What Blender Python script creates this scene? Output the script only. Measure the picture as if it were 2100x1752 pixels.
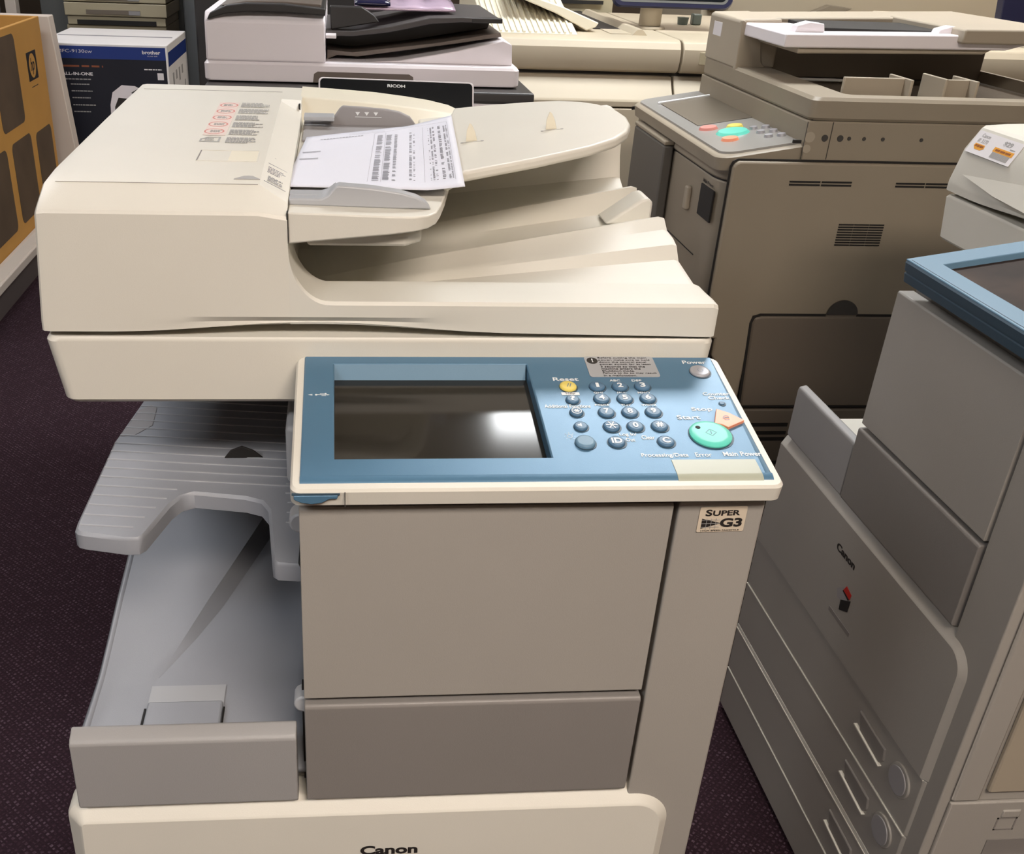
import bpy, bmesh, math, random
from mathutils import Matrix, Vector
C = bpy.context.scene.collection
for o in list(bpy.data.objects): bpy.data.objects.remove(o)
random.seed(4)

# ------------------------------------------------------------------ camera
W, H = 2100, 1752
cam = bpy.data.objects.new('camera', bpy.data.cameras.new('camera')); C.objects.link(cam)
R = Matrix(((0.99635142, -0.00606791, 0.08512949), (-0.07780977, -0.4743928, 0.87686779), (0.03506406, -0.88029237, -0.47313408)))
# rows are world axes seen from the camera (x right, y down, z forward)
m = Matrix(((R[0][0], -R[0][1], -R[0][2], 0), (R[1][0], -R[1][1], -R[1][2], 0), (R[2][0], -R[2][1], -R[2][2], 1.36), (0, 0, 0, 1)))
cam.matrix_world = m
cam.data.sensor_fit = 'HORIZONTAL'; cam.data.sensor_width = 36
cam.data.lens = 2051 / W * 36
cam.data.shift_x = (1050 - 872) / W; cam.data.shift_y = (930 - 876) / W
cam.data.clip_start = .02; cam.data.clip_end = 60
bpy.context.scene.camera = cam

# ------------------------------------------------------------------ light and exposure
sc = bpy.context.scene
sc.view_settings.view_transform = 'Standard'; sc.view_settings.look = 'None'
sc.view_settings.gamma = 1; sc.view_settings.use_curve_mapping = False
sc.view_settings.exposure = 0.0
wd = bpy.data.worlds.new('world'); sc.world = wd; wd.use_nodes = True
wd.node_tree.nodes['Background'].inputs[0].default_value = (1, .97, .95, 1)
wd.node_tree.nodes['Background'].inputs[1].default_value = .3
COOL = (.965, .99, 1.0); WARM = (1.0, .86, .72)
LAMPS = [  # x, y, width, depth, colour, strength : recessed ceiling troffers
    (1.10, 2.64, 1.2, .6, COOL, 25), (-1.5, 2.62, 1.2, .6, (.97, .98, 1.0), 14), (3.2, 2.62, 1.2, .6, WARM, 10),
    (.6, -.9, 1.2, .6, (1, .87, .755), 35), (-1.6, -.9, 1.2, .6, (.97, .98, 1.0), 19), (3.0, -.9, 1.2, .6, WARM, 3),
    (1.6, 5.2, 1.2, .6, WARM, 10), (-1.2, 5.2, 1.2, .6, (.98, .97, 1.0), 10), (4.0, 5.2, 1.2, .6, WARM, 14)]
CEIL = 2.72

# ------------------------------------------------------------------ materials
def lin(c):
    return tuple(((v / 255) / 12.92 if v / 255 <= .04045 else ((v / 255 + .055) / 1.055) ** 2.4) for v in c)
def mat(name, col, rough=.5, metal=0, bump=.0, bscale=900, var=0.0, coat=0, emit=None, est=0, alpha=None, trans=0, spec=.5):
    mt = bpy.data.materials.new(name); mt.use_nodes = True
    nt = mt.node_tree; p = nt.nodes['Principled BSDF']
    c = lin(col) + (1,)
    p.inputs['Base Color'].default_value = c
    p.inputs['Roughness'].default_value = rough; p.inputs['Metallic'].default_value = metal
    p.inputs['Specular IOR Level'].default_value = spec
    if coat: p.inputs['Coat Weight'].default_value = coat; p.inputs['Coat Roughness'].default_value = .12
    if trans: p.inputs['Transmission Weight'].default_value = trans
    if emit: p.inputs['Emission Color'].default_value = emit + (1,); p.inputs['Emission Strength'].default_value = est
    tc = nt.nodes.new('ShaderNodeTexCoord')
    if var:
        n = nt.nodes.new('ShaderNodeTexNoise'); n.inputs['Scale'].default_value = 7; n.inputs['Detail'].default_value = 4
        nt.links.new(tc.outputs['Object'], n.inputs['Vector'])
        r = nt.nodes.new('ShaderNodeValToRGB')
        r.color_ramp.elements[0].position = .35; r.color_ramp.elements[1].position = .65
        r.color_ramp.elements[0].color = tuple(v * (1 - var) for v in c[:3]) + (1,)
        r.color_ramp.elements[1].color = tuple(min(1, v * (1 + var)) for v in c[:3]) + (1,)
        nt.links.new(n.outputs['Fac'], r.inputs['Fac']); nt.links.new(r.outputs['Color'], p.inputs['Base Color'])
    if bump:
        n2 = nt.nodes.new('ShaderNodeTexNoise'); n2.inputs['Scale'].default_value = bscale; n2.inputs['Detail'].default_value = 2
        nt.links.new(tc.outputs['Object'], n2.inputs['Vector'])
        b = nt.nodes.new('ShaderNodeBump'); b.inputs['Strength'].default_value = bump; b.inputs['Distance'].default_value = .0006
        nt.links.new(n2.outputs['Fac'], b.inputs['Height']); nt.links.new(b.outputs['Normal'], p.inputs['Normal'])
    return mt
M = {}
M['cream'] = mat('cream_plastic', (216, 212, 201), .42, bump=.12, var=.012)
M['cream_s'] = mat('cream_plastic_smooth', (216, 213, 203), .5, var=.01)
M['cream_y'] = mat('cream_plastic_yellowed', (226, 219, 200), .42, bump=.12, var=.012)
M['grey'] = mat('grey_plastic', (158, 153, 146), .45, bump=.2, var=.015)
M['grey_d'] = mat('grey_plastic_dark', (130, 125, 121), .45, bump=.2, var=.015)
M['grey_c'] = mat('cool_grey_plastic', (152, 150, 149), .45, bump=.2, var=.015)
M['tray'] = mat('tray_grey_plastic', (150, 153, 160), .42, bump=.15, var=.015)
M['guide'] = mat('guide_grey_plastic', (170, 172, 176), .35, var=.01)
M['guide_d'] = mat('guide_grey_side', (150, 147, 148), .45, var=.01)
M['dark'] = mat('dark_gap', (26, 23, 21), .7)
M['darkgrey'] = mat('dark_grey_interior', (60, 57, 54), .6)
M['blue'] = mat('metallic_blue_paint', (84, 122, 150), .36, metal=.2, bump=.1, bscale=1500, var=.01)
M['blue2'] = mat('faded_blue_plastic', (102, 136, 160), .42, bump=.1, var=.01)
M['blue_d'] = mat('dark_blue_edge', (50, 72, 88), .45)
M['key'] = mat('blue_rubber_key', (74, 110, 140), .4)
M['screen'] = mat('lcd_glass', (40, 37, 32), .10, coat=.15)
M['screen2'] = mat('lcd_glass_brown_reflection', (58, 44, 36), .5, var=.5, spec=.12)  # brown reflection of the room put into the base colour
M['white'] = mat('white_print', (235, 238, 240), .5)
M['black'] = mat('black_print', (38, 34, 32), .5)
M['greyprint'] = mat('grey_print', (164, 162, 160), .6)
M['greyprint2'] = mat('fine_grey_print', (128, 126, 132), .6)
M['redprint'] = mat('red_print', (205, 130, 120), .6)
M['pink'] = mat('pink_sticker', (222, 204, 196), .6)
M['yellow'] = mat('yellow_button', (232, 210, 105), .35)
M['teal'] = mat('teal_button', (96, 205, 185), .35)
M['orange'] = mat('salmon_button', (238, 152, 118), .35)
M['silver'] = mat('silver_button', (172, 172, 178), .35, metal=.3)
M['led'] = mat('cream_lens', (168, 171, 154), .3)
M['sticker'] = mat('silver_sticker', (176, 178, 182), .35, metal=.3)
M['paper'] = mat('paper_white', (216, 217, 228), .6)
M['paperw'] = mat('white_card', (228, 224, 226), .6)
M['beige'] = mat('aged_sticker', (206, 192, 172), .5)
M['taupe'] = mat('taupe_plastic', (146, 135, 118), .5, bump=.15, var=.02)
M['taupe_l'] = mat('taupe_plastic_light', (166, 155, 138), .48, bump=.15, var=.02)
M['taupe_d'] = mat('taupe_plastic_dark', (112, 102, 90), .5, bump=.15, var=.02)
M['slab'] = mat('dark_taupe_panel', (92, 88, 82), .5, bump=.15)
M['rwhite'] = mat('cool_white_plastic', (236, 230, 234), .4, var=.008)
M['rblack'] = mat('charcoal_plastic', (48, 46, 46), .4, var=.02)
M['rblack2'] = mat('charcoal_tray', (72, 68, 68), .45, var=.03)
M['rbrown'] = mat('smoked_plastic', (108, 98, 90), .35)
M['glass'] = mat('black_glass', (24, 28, 32), .12)
M['peach'] = mat('warm_cream_plastic', (188, 176, 154), .5, var=.015)
M['cardboard'] = mat('brown_cardboard', (196, 146, 74), .75, var=.03)
M['carddark'] = mat('printed_dark_panel', (90, 74, 58), .7, var=.12)
M['cardin'] = mat('cardboard_inside', (120, 84, 44), .8)
M['navy'] = mat('navy_carton_print', (22, 26, 40), .5, var=.05)
M['bluep'] = mat('blue_carton_print', (30, 56, 128), .45)
M['whitec'] = mat('white_carton', (235, 232, 230), .6, var=.02)
M['board'] = mat('white_board', (214, 202, 190), .6)
M['shelf'] = mat('white_steel', (200, 190, 180), .45)
M['kick'] = mat('grey_brown_kick_plate', (84, 76, 74), .6)
M['beigeold'] = mat('old_beige_plastic', (172, 162, 136), .5, var=.02)
M['partition'] = mat('grey_partition', (106, 108, 106), .7, var=.03)
M['orangep'] = mat('orange_print', (228, 158, 40), .5)
M['orangetx'] = mat('burnt_orange_print', (150, 84, 24), .5)
M['red'] = mat('red_print_strong', (190, 40, 30), .5)
M['rust'] = mat('dim_orange_print', (140, 80, 54), .5)
M['film'] = mat('clear_protective_film', (150, 148, 144), .22)
M['lamp'] = mat('troffer_diffuser', (255, 255, 255), .5)
M['tgreen'] = mat('green_grey_glass', (100, 108, 100), .3)
M['foil'] = mat('shiny_plastic_bag', (190, 170, 190), .18, metal=.2, var=.25)
M['pouch'] = mat('dark_blue_pouch', (32, 32, 64), .2, var=.3)

def carpet():
    mt = bpy.data.materials.new('woven_carpet'); mt.use_nodes = True; nt = mt.node_tree; p = nt.nodes['Principled BSDF']
    p.inputs['Roughness'].default_value = .95; p.inputs['Specular IOR Level'].default_value = .15
    tc = nt.nodes.new('ShaderNodeTexCoord')
    outs = []
    for k, (ang, off) in enumerate(((45, 0), (135, .5))):
        mp = nt.nodes.new('ShaderNodeMapping'); mp.inputs['Rotation'].default_value = (0, 0, math.radians(ang)); mp.inputs['Location'].default_value = (off * .01, off * .013, 0)
        nt.links.new(tc.outputs['Object'], mp.inputs['Vector'])
        b = nt.nodes.new('ShaderNodeTexBrick'); b.inputs['Scale'].default_value = 1
        b.inputs['Brick Width'].default_value = .022; b.inputs['Row Height'].default_value = .0085; b.inputs['Mortar Size'].default_value = .0022
        b.inputs['Mortar Smooth'].default_value = .4
        b.inputs['Color1'].default_value = (1, 1, 1, 1); b.inputs['Color2'].default_value = (.45, .45, .45, 1); b.inputs['Mortar'].default_value = (0, 0, 0, 1)
        nt.links.new(mp.outputs['Vector'], b.inputs['Vector']); outs.append(b)
    mx = nt.nodes.new('ShaderNodeMath'); mx.operation = 'MULTIPLY'
    nt.links.new(outs[0].outputs['Color'], mx.inputs[0]); nt.links.new(outs[1].outputs['Color'], mx.inputs[1])
    n = nt.nodes.new('ShaderNodeTexNoise'); n.inputs['Scale'].default_value = 260; n.inputs['Detail'].default_value = 3
    nt.links.new(tc.outputs['Object'], n.inputs['Vector'])
    m2 = nt.nodes.new('ShaderNodeMath'); m2.operation = 'MULTIPLY'
    nt.links.new(mx.outputs[0], m2.inputs[0]); nt.links.new(n.outputs['Fac'], m2.inputs[1])
    m3 = nt.nodes.new('ShaderNodeMath'); m3.operation = 'MULTIPLY_ADD'; m3.inputs[1].default_value = .35
    nt.links.new(n.outputs['Fac'], m3.inputs[0]); nt.links.new(m2.outputs[0], m3.inputs[2])
    r = nt.nodes.new('ShaderNodeValToRGB')
    r.color_ramp.elements[0].position = .08; r.color_ramp.elements[0].color = lin((30, 19, 24)) + (1,)
    r.color_ramp.elements[1].position = .85; r.color_ramp.elements[1].color = lin((96, 78, 88)) + (1,)
    e = r.color_ramp.elements.new(.32); e.color = lin((50, 32, 40)) + (1,)
    nt.links.new(m3.outputs[0], r.inputs['Fac']); nt.links.new(r.outputs['Color'], p.inputs['Base Color'])
    bp = nt.nodes.new('ShaderNodeBump'); bp.inputs['Strength'].default_value = .6; bp.inputs['Distance'].default_value = .003
    nt.links.new(m3.outputs[0], bp.inputs['Height']); nt.links.new(bp.outputs['Normal'], p.inputs['Normal'])
    return mt
M['carpet'] = carpet()

# ------------------------------------------------------------------ mesh helpers (coordinates given in a working frame, ORG = origin of the thing)
ORG = Vector((0, 0, 0))
def mesh(name, V, F, mt, par=None, bev=0, seg=2, X=None, ang=32, smooth=True, **props):
    me = bpy.data.meshes.new(name)
    if X is not None: V = [X @ Vector(v) for v in V]
    V = [Vector(v) - ORG for v in V]
    bm = bmesh.new()
    vs = [bm.verts.new(v) for v in V]
    for f in F:
        try: bm.faces.new([vs[i] for i in f])
        except ValueError: pass
    bmesh.ops.recalc_face_normals(bm, faces=bm.faces)
    bm.to_mesh(me); bm.free()
    if smooth:
        for p in me.polygons: p.use_smooth = True
        me.set_sharp_from_angle(angle=math.radians(ang))
    me.materials.append(M[mt] if isinstance(mt, str) else mt)
    o = bpy.data.objects.new(name, me); C.objects.link(o)
    if par is not None: o.parent = par
    if bev:
        b = o.modifiers.new('bevel', 'BEVEL'); b.width = bev; b.segments = seg; b.limit_method = 'ANGLE'; b.angle_limit = math.radians(30)
        b.harden_normals = True; b.use_clamp_overlap = True
    if smooth:
        w = o.modifiers.new('weighted', 'WEIGHTED_NORMAL'); w.keep_sharp = True; w.weight = 60
    for k, v in props.items(): o[k] = v
    return o
class G:
    """collects geometry for one mesh"""
    def __init__(s): s.V = []; s.F = []
    def add(s, V, F):
        n = len(s.V); s.V += [tuple(v) for v in V]; s.F += [tuple(i + n for i in f) for f in F]; return s
    def box(s, x0, x1, y0, y1, z0, z1):
        V = [(x, y, z) for z in (z0, z1) for y in (y0, y1) for x in (x0, x1)]
        return s.add(V, [(0, 1, 3, 2), (4, 6, 7, 5), (0, 4, 5, 1), (2, 3, 7, 6), (0, 2, 6, 4), (1, 5, 7, 3)])
    def prism(s, pts, ax, a, b):
        f = {'x': lambda p, t: (t, p[0], p[1]), 'y': lambda p, t: (p[0], t, p[1]), 'z': lambda p, t: (p[0], p[1], t)}[ax]
        n = len(pts); V = [f(p, a) for p in pts] + [f(p, b) for p in pts]
        return s.add(V, [tuple(range(n)), tuple(range(2 * n - 1, n - 1, -1))] + [(i, (i + 1) % n, n + (i + 1) % n, n + i) for i in range(n)])
    def loft(s, secs, cap=True):
        n = len(secs[0]); V = [p for q in secs for p in q]; F = []
        for k in range(len(secs) - 1):
            for i in range(n):
                a, b = k * n + i, k * n + (i + 1) % n
                F.append((a, b, b + n, a + n))
        if cap: F += [tuple(range(n)), tuple(range((len(secs) - 1) * n, len(secs) * n))]
        return s.add(V, F)
    def grid(s, rows):
        n = len(rows[0]); V = [p for q in rows for p in q]
        return s.add(V, [(k * n + i, k * n + i + 1, (k + 1) * n + i + 1, (k + 1) * n + i) for k in range(len(rows) - 1) for i in range(n - 1)])
    def cyl(s, c, r, h, ax='z', n=32, r2=None):
        r2 = r if r2 is None else r2
        ring = lambda t, rr: [{'z': (c[0] + rr * math.cos(a), c[1] + rr * math.sin(a), c[2] + t), 'y': (c[0] + rr * math.cos(a), c[1] + t, c[2] + rr * math.sin(a)),
                               'x': (c[0] + t, c[1] + rr * math.cos(a), c[2] + rr * math.sin(a))}[ax] for a in [2 * math.pi * i / n for i in range(n)]]
        return s.loft([ring(0, r), ring(h, r2)])
    def out(s, name, mt, par=None, **k): return mesh(name, s.V, s.F, mt, par, **k)
def box(name, b, mt, par=None, bev=.002, **k): return G().box(*b).out(name, mt, par, bev=bev, **k)
def arc(cx, cy, r, a0, a1, n=8): return [(cx + r * math.cos(math.radians(a0 + (a1 - a0) * i / n)), cy + r * math.sin(math.radians(a0 + (a1 - a0) * i / n))) for i in range(n + 1)]
def rrect(x0, x1, y0, y1, r, n=6): return arc(x0 + r, y0 + r, r, 180, 270, n) + arc(x1 - r, y0 + r, r, 270, 360, n) + arc(x1 - r, y1 - r, r, 0, 90, n) + arc(x0 + r, y1 - r, r, 90, 180, n)
def thing(name, label, cat, loc=(0, 0, 0), rotz=0, group=None):
    o = bpy.data.objects.new(name, None); C.objects.link(o); o.empty_display_size = .1
    o.location = loc; o.rotation_euler = (0, 0, math.radians(rotz)); o['label'] = label; o['category'] = cat
    if group: o['group'] = group
    return o
def tag(o, label, cat, group=None):
    o['label'] = label; o['category'] = cat
    if group: o['group'] = group
    return o
def frame(o, ex, ey):
    ex = Vector(ex).normalized(); ey = Vector(ey).normalized(); ez = ex.cross(ey)
    return Matrix(((ex.x, ey.x, ez.x, o[0]), (ex.y, ey.y, ez.y, o[1]), (ex.z, ey.z, ez.z, o[2]), (0, 0, 0, 1)))
_tc = {}
def text_geo(st, bold=0):
    key = (st, bold)
    if key in _tc: return _tc[key]
    cu = bpy.data.curves.new('t', 'FONT'); cu.body = st; cu.size = 1; cu.extrude = .01; cu.offset = bold; cu.resolution_u = 4
    o = bpy.data.objects.new('t', cu); C.objects.link(o)
    bpy.context.view_layer.update()
    me = bpy.data.meshes.new_from_object(o.evaluated_get(bpy.context.evaluated_depsgraph_get()))
    V = [tuple(v.co) for v in me.vertices]; F = [tuple(p.vertices) for p in me.polygons]
    bpy.data.objects.remove(o); bpy.data.curves.remove(cu); bpy.data.meshes.remove(me)
    _tc[key] = (V, F); return V, F
def txt(g, st, cx, cy, w, h, lift=.0004, bold=.02, anchor='c', rot=0, thick=.0002, italic=0):
    """text fitted into width w and height h around (cx, cy) of the drawing plane"""
    V, F = text_geo(st, bold)
    x0, x1 = min(v[0] for v in V), max(v[0] for v in V); y0, y1 = min(v[1] for v in V), max(v[1] for v in V)
    sx = w / (x1 - x0); sy = h / (y1 - y0); ca, sa = math.cos(math.radians(rot)), math.sin(math.radians(rot))
    P = []
    for v in V:
        x = (v[0] - x0) * sx - (w / 2 if anchor == 'c' else 0); y = (v[1] - y0) * sy - h / 2; x += italic * y
        P.append((cx + x * ca - y * sa, cy + x * sa + y * ca, lift + (thick if v[2] > 0 else 0)))
    g.add(P, F)
def bar(g, x0, x1, y0, y1, lift=.0004, t=.0002): g.box(x0, x1, y0, y1, lift, lift + t)
def lines(g, x0, x1, y0, y1, n, fill=.6, lift=.0004, words=6, rag=.25, seed=1):
    """a block of print too small to read: n rows of word-long dashes"""
    rnd = random.Random(seed); dy = (y1 - y0) / n
    for i in range(n):
        y = y1 - dy * (i + .5); xe = x1 - (x1 - x0) * rag * rnd.random(); x = x0
        while x < xe - (x1 - x0) * .02:
            w = (x1 - x0) / words * rnd.uniform(.5, 1.3); w = min(w, xe - x)
            bar(g, x, x + w, y - dy * fill / 2, y + dy * fill / 2, lift); x += w + (x1 - x0) / words * .18

# ------------------------------------------------------------------ room
def struct(o): o['kind'] = 'structure'; return o
struct(mesh('floor', [(-4.5, -3, 0), (5.5, -3, 0), (5.5, 8, 0), (-4.5, 8, 0)], [(0, 1, 2, 3)], 'carpet'))
M['ceil'] = mat('ceiling_tile', (214, 208, 198), .9, bump=.3, bscale=120)
M['wall'] = mat('wall_paint', (186, 172, 154), .85, bump=.1, bscale=80)
M['walld'] = mat('wall_paint_dark', (96, 84, 72), .85, bump=.1, bscale=80)
g = G(); g.box(-4.5, 5.5, -3, 8, CEIL, CEIL + .1)
struct(g.out('ceiling', 'ceil'))
struct(box('wall_back', (-4.5, 5.5, 8, 8.1, 0, CEIL), 'walld', bev=0)); struct(box('wall_left', (-4.6, -4.5, -3, 8, 0, CEIL), 'walld', bev=0))
struct(box('wall_right', (5.5, 5.6, -3, 8, 0, CEIL), 'walld', bev=0)); struct(box('wall_front', (-4.5, 5.5, -3.1, -3, 0, CEIL), 'wall', bev=0))
for (x, y, w, d, col, st) in LAMPS:
    t = thing('ceiling_light', 'recessed fluorescent ceiling light above the showroom', 'ceiling light', (x, y, CEIL), group='ceiling troffers')
    ORG = Vector((x, y, CEIL))
    em = mat('diffuser_glow', (255, 255, 255), .5, emit=col, est=st)
    box('diffuser', (x - w / 2, x + w / 2, y - d / 2, y + d / 2, CEIL - .012, CEIL - .004), em, t, bev=0)
    g = G()
    for bx in ((x - w / 2 - .03, x - w / 2, y - d / 2 - .03, y + d / 2 + .03), (x + w / 2, x + w / 2 + .03, y - d / 2 - .03, y + d / 2 + .03), (x - w / 2, x + w / 2, y - d / 2 - .03, y - d / 2), (x - w / 2, x + w / 2, y + d / 2, y + d / 2 + .03)):
        g.box(*bx, CEIL - .02, CEIL - .001)
    g.out('frame', 'shelf', t)
ORG = Vector((0, 0, 0))

# ------------------------------------------------------------------ office copier (drawn in the frame of the middle machine)
def canon_text(g, cx, cy, w, h, **k): txt(g, 'Canon', cx, cy, w, h, bold=.035, **k)

def build_copier(t, kind):
    """kind 'main' : cream base, fax decal, two trays; kind 'side' : grey base, big touch screen"""
    main = kind == 'main'
    shell = 'cream'; front = 'grey'
    yf = .69
    # inner carcass
    g = G(); g.box(-.03, .352, yf + .022, 1.36, .60, .945); g.box(-.25, .352, yf + .022, 1.36, .03, .60); g.box(-.25, -.03, 1.20, 1.36, .60, .945)
    g.out('chassis', 'darkgrey' if main else 'grey_d', t, bev=.002)
    # doors
    G().prism([(.689, .7395), (.688, .7405), (.689, .937), (.691, .939), (.711, .939), (.711, .7395)], 'x', -.033, .2755).out('front_door', front, t, bev=.0013, seg=3)
    ld = G().prism([(.686, .616), (.685, .62), (.685, .731), (.687, .7335), (.711, .7345), (.711, .613)], 'x', -.033, .2755).out('toner_cover', 'grey_d', t, bev=.0015, seg=3)
    G().box(.2805, .354, yf, 1.36, .02, .9405).out('side_column', 'grey', t, bev=.002, seg=3)
    # base front: door with the rounded upper right corner, wide chamfer all round
    g = G(); secs = []
    for y, d in ((.72, 0), (.700, 0), (.6965, .0012), (.6845, .0150), (.683, .0180)):
        q = [(-.260 + d * .5, .404), (.334 - d, .404)] + arc(.334 - .046, .6135 - .046, .046 - d, 0, 90, 14) + arc(-.260 + .02, .6135 - .02, .02 - min(d * .9, .018), 90, 180, 6)
        secs.append([(x, y, z) for x, z in q])
    g.loft(secs).out('lower_front_cover', 'cream' if main else 'grey', t, ang=25, label='cream rounded cover with black maker name' if main else 'grey rounded cover with raised light rim')
    z0, z1 = .404, .616
    # drawers
    for k, (a, b) in enumerate(((.302, .401), (.207, .299), (.103, .197), (.012, .100))):
        dr = G().loft([[(-.258, y, a), (xr, y, a), (xr, y, b), (-.258, y, b)] for y, xr in ((.72, .334), (.6985, .334), (.688, .3215), (.687, .320))]).out('drawer', front, t, bev=.0008, seg=2)
        G().box(-.257, .320, .6855, .70, b - .0004, b + .0014).out('drawer_highlight', 'cream', dr)  # pale sliver painted as the highlight along the drawer's top edge
        if k < 3:
            g = G(); zc = a + .058
            g.prism([(.160, zc + .014), (.172, zc - .013), (.232, zc - .017), (.240, zc - .006), (.236, zc + .012)], 'y', .6845, .69)
            g.out('handle', 'grey_d', dr, bev=.002)
            G().prism([(.158, zc - .0135), (.236, zc - .020), (.237, zc - .0175), (.160, zc - .0105)], 'y', .682, .69).out('handle_lip', 'cream', dr, bev=.0005)
            kn = G(); kn.cyl((.280, .6885, a + .058), .0245, -.004, 'y'); kn.out('button_rim', 'grey', dr, bev=.0012)
            kn = G(); kn.cyl((.280, .684, a + .058), .0205, -.002, 'y'); kn.out('button', 'guide_d', dr, bev=.001)
    G().box(-.257, .333, .6865, .72, .198, .206).out('light_strip', 'cream', t)
    if not main:   # side panels that face the viewer
        g = G(); g.box(.354, .360, .702, .738, .405, .935); g.out('side_panel', 'grey', t, bev=.003)
        g = G(); g.box(.354, .361, .745, 1.35, .420, .935); g.out('side_panel', 'taupe_l', t, bev=.002, label='beige side cover')
        g = G(); g.box(.354, .360, .702, 1.35, .012, .402); g.box(.354, .362, .775, .80, .375, .388); g.out('side_panel', 'grey', t, bev=.002)
        g = G(); g.box(.3605, .3612, .77, .92, .30, .335); g.out('side_grip', 'grey_d', t, bev=0)
        g = G(); g.box(.3605, .364, .772, .918, .298, .304); g.out('side_grip_sill', 'cream', t, bev=.0008)
        g = G()
        for b in ((.772, .774, .352, .374), (.797, .799, .352, .374), (.772, .799, .352, .354), (.772, .799, .372, .374)): g.box(.3598, .3606, *b)
        g.out('side_latch', 'grey_d', t)
    # scanner unit
    def ring(z, i, f): return [(x, y, z) for x, y in rrect(-.264 + i, .356 - i * .4, .860 + f, 1.415, .012, 4)]
    G().loft([ring(.950, .012, .006), ring(.954, .0095, .002), ring(1.012, .0005, 0), ring(1.016, .003, .003)]).out('scanner_unit', shell, t, ang=40)
    # platen cover + output area
    xs = [-.044, -.0437, -.043, -.042, -.0405, -.0385, -.036, -.033, -.0295, -.0255, -.021, -.016, -.012, -.004, .01, .03, .06, .09, .12, .15, .18, .21, .24, .27, .30, .32, .335, .348, .3535]
    def scal(x):   # finger scallop along the front edge
        c = -.02; w = .185; u = min(1, abs(x - c) / w); return .5 + .5 * math.cos(math.pi * u)
    def lipz(x):
        d = x + .044
        if d < .036: return 1.051 + .052 * (1 - math.sqrt(max(0, 1 - ((.036 - d) / .036) ** 2)))
        return 1.051
    ridR = [(.905, 1.0505), (.921, 1.0505), (.925, 1.046), (.99, 1.054), (1.003, 1.0665), (1.018, 1.0705), (1.040, 1.072), (1.056, 1.0815), (1.062, 1.0805), (1.070, 1.069), (1.12, 1.058), (1.155, 1.063), (1.172, 1.0865), (1.180, 1.0855), (1.190, 1.074), (1.225, 1.070), (1.250, 1.080), (1.262, 1.105), (1.268, 1.150)]
    ridL = [(.905, 1.0505), (.921, 1.0505), (.925, 1.036), (.94, 1.030), (.945, 1.030), (.950, 1.030), (.965, 1.030), (.982, 1.030), (.985, 1.030), (.99, 1.030), (1.02, 1.030), (1.05, 1.030), (1.08, 1.032), (1.085, 1.032), (1.09, 1.030), (1.16, 1.034), (1.22, 1.040), (1.25, 1.07), (1.262, 1.150)]
    secs = []
    for x in xs:
        u = max(0, (x + .03) / .3835); s = scal(x); gap = .008 * s - .003 * max(0, (x - .15) / .2)
        e = .0022 if x >= .353 else 0
        zr_ = max(1.112, 1.1225 + .12 * (x - .1))
        p = [(x, 1.335, zr_ - e), (x, 1.415, 1.020), (x, .866, 1.020 + gap), (x, .860 + .0055 * s + e, 1.022 + gap), (x, .860 + .0065 * s + e, 1.031), (x, .860 + .0005 * s + e, 1.0365 + e * 0),
             (x, .860 + e, lipz(x) - .003 - e), (x, .8625 + e, lipz(x) - e), (x, .88, lipz(x) + .0005 - e)]
        for (a, b) in zip(ridL, ridR):
            uu = u ** .9
            yy = a[0] + (b[0] - a[0]) * uu; zz = a[1] + (b[1] - a[1]) * (uu ** 1.0)
            zz = min(zz, zr_)
            if yy < .93: zz = max(zz, lipz(x) - .001) if yy < .922 else zz
            p.append((x, yy, zz - e))
        secs.append(p)
    G().loft(secs).out('output_tray', 'cream_s', t, ang=24, label='cream tray moulded with long ridges')
    G().prism([(.300, 1.060), (.338, 1.088), (.346, 1.0905), (.3525, 1.086), (.3525, 1.060)], 'y', 1.098, 1.140).out('paper_stop', 'cream_s', t, bev=.003)
    # hopper of the document feeder
    xh = [-.264, -.262, -.256, -.24, -.20, -.17, -.14, -.11, -.08, -.0685, -.0445, -.0440]
    secs = []
    for x in xh:
        s = scal(x); gap = .008 * s
        edge = {-.264: .0035, -.262: .0012}.get(x, 0)
        drop = 0
        zt = 1.152
        if main: fr = [(.859, 1.1285), (.8605, 1.1315), (.8645, 1.134), (.892, 1.1475), (.93, 1.1505), (1.15, 1.154), (1.285, 1.1555), (1.30, 1.1555), (1.39, 1.1560), (1.412, 1.146)]
        else: fr = [(.868, 1.085), (.884, 1.115), (.889, 1.119), (.92, 1.1215), (.97, 1.123), (1.15, 1.125), (1.285, 1.1235), (1.33, 1.123), (1.385, 1.118), (1.408, 1.10)]
        if x >= -.046: fr = [(.860, 1.1245), (.8615, 1.1275), (.866, 1.130), (.880, 1.135), (.93, 1.1385), (1.15, 1.140), (1.285, 1.1415), (1.30, 1.1545), (1.39, 1.1555), (1.412, 1.146)] if main else [(.870, 1.085), (.886, 1.108), (.889, 1.111), (.92, 1.1125), (.97, 1.113), (1.15, 1.114), (1.285, 1.1135), (1.33, 1.113), (1.385, 1.11), (1.408, 1.10)]
        dx = 0
        p = [(x, 1.415, 1.05), (x, 1.415, 1.0205), (x, .866, 1.0205 + gap), (x, .860 + .0055 * s + edge, 1.022 + gap), (x, .860 + .0065 * s + edge, 1.031), (x, .860 + .0005 * s + edge, 1.0365)]
        p += [(x, y + edge, z - edge) for y, z in fr]
        q = []
        for (a, y, z) in p:   # left wall leans in towards the top
            k = max(0, (z - 1.03)) / .12; aa = a + (.010 * k if a < -.2 else 0)
            q.append((aa, y, z))
        secs.append(q)
    hop = G().loft(secs).out('document_feeder', 'cream', t, ang=21)
    return hop

# ----- middle machine
ORG = Vector((-.26, .69, 0))
cop = thing('copier', 'cream and grey copier with blue control panel in the middle, paper in its feeder', 'copier', (-.26, .69, 0))
hop = build_copier(cop, 'main')
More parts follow.
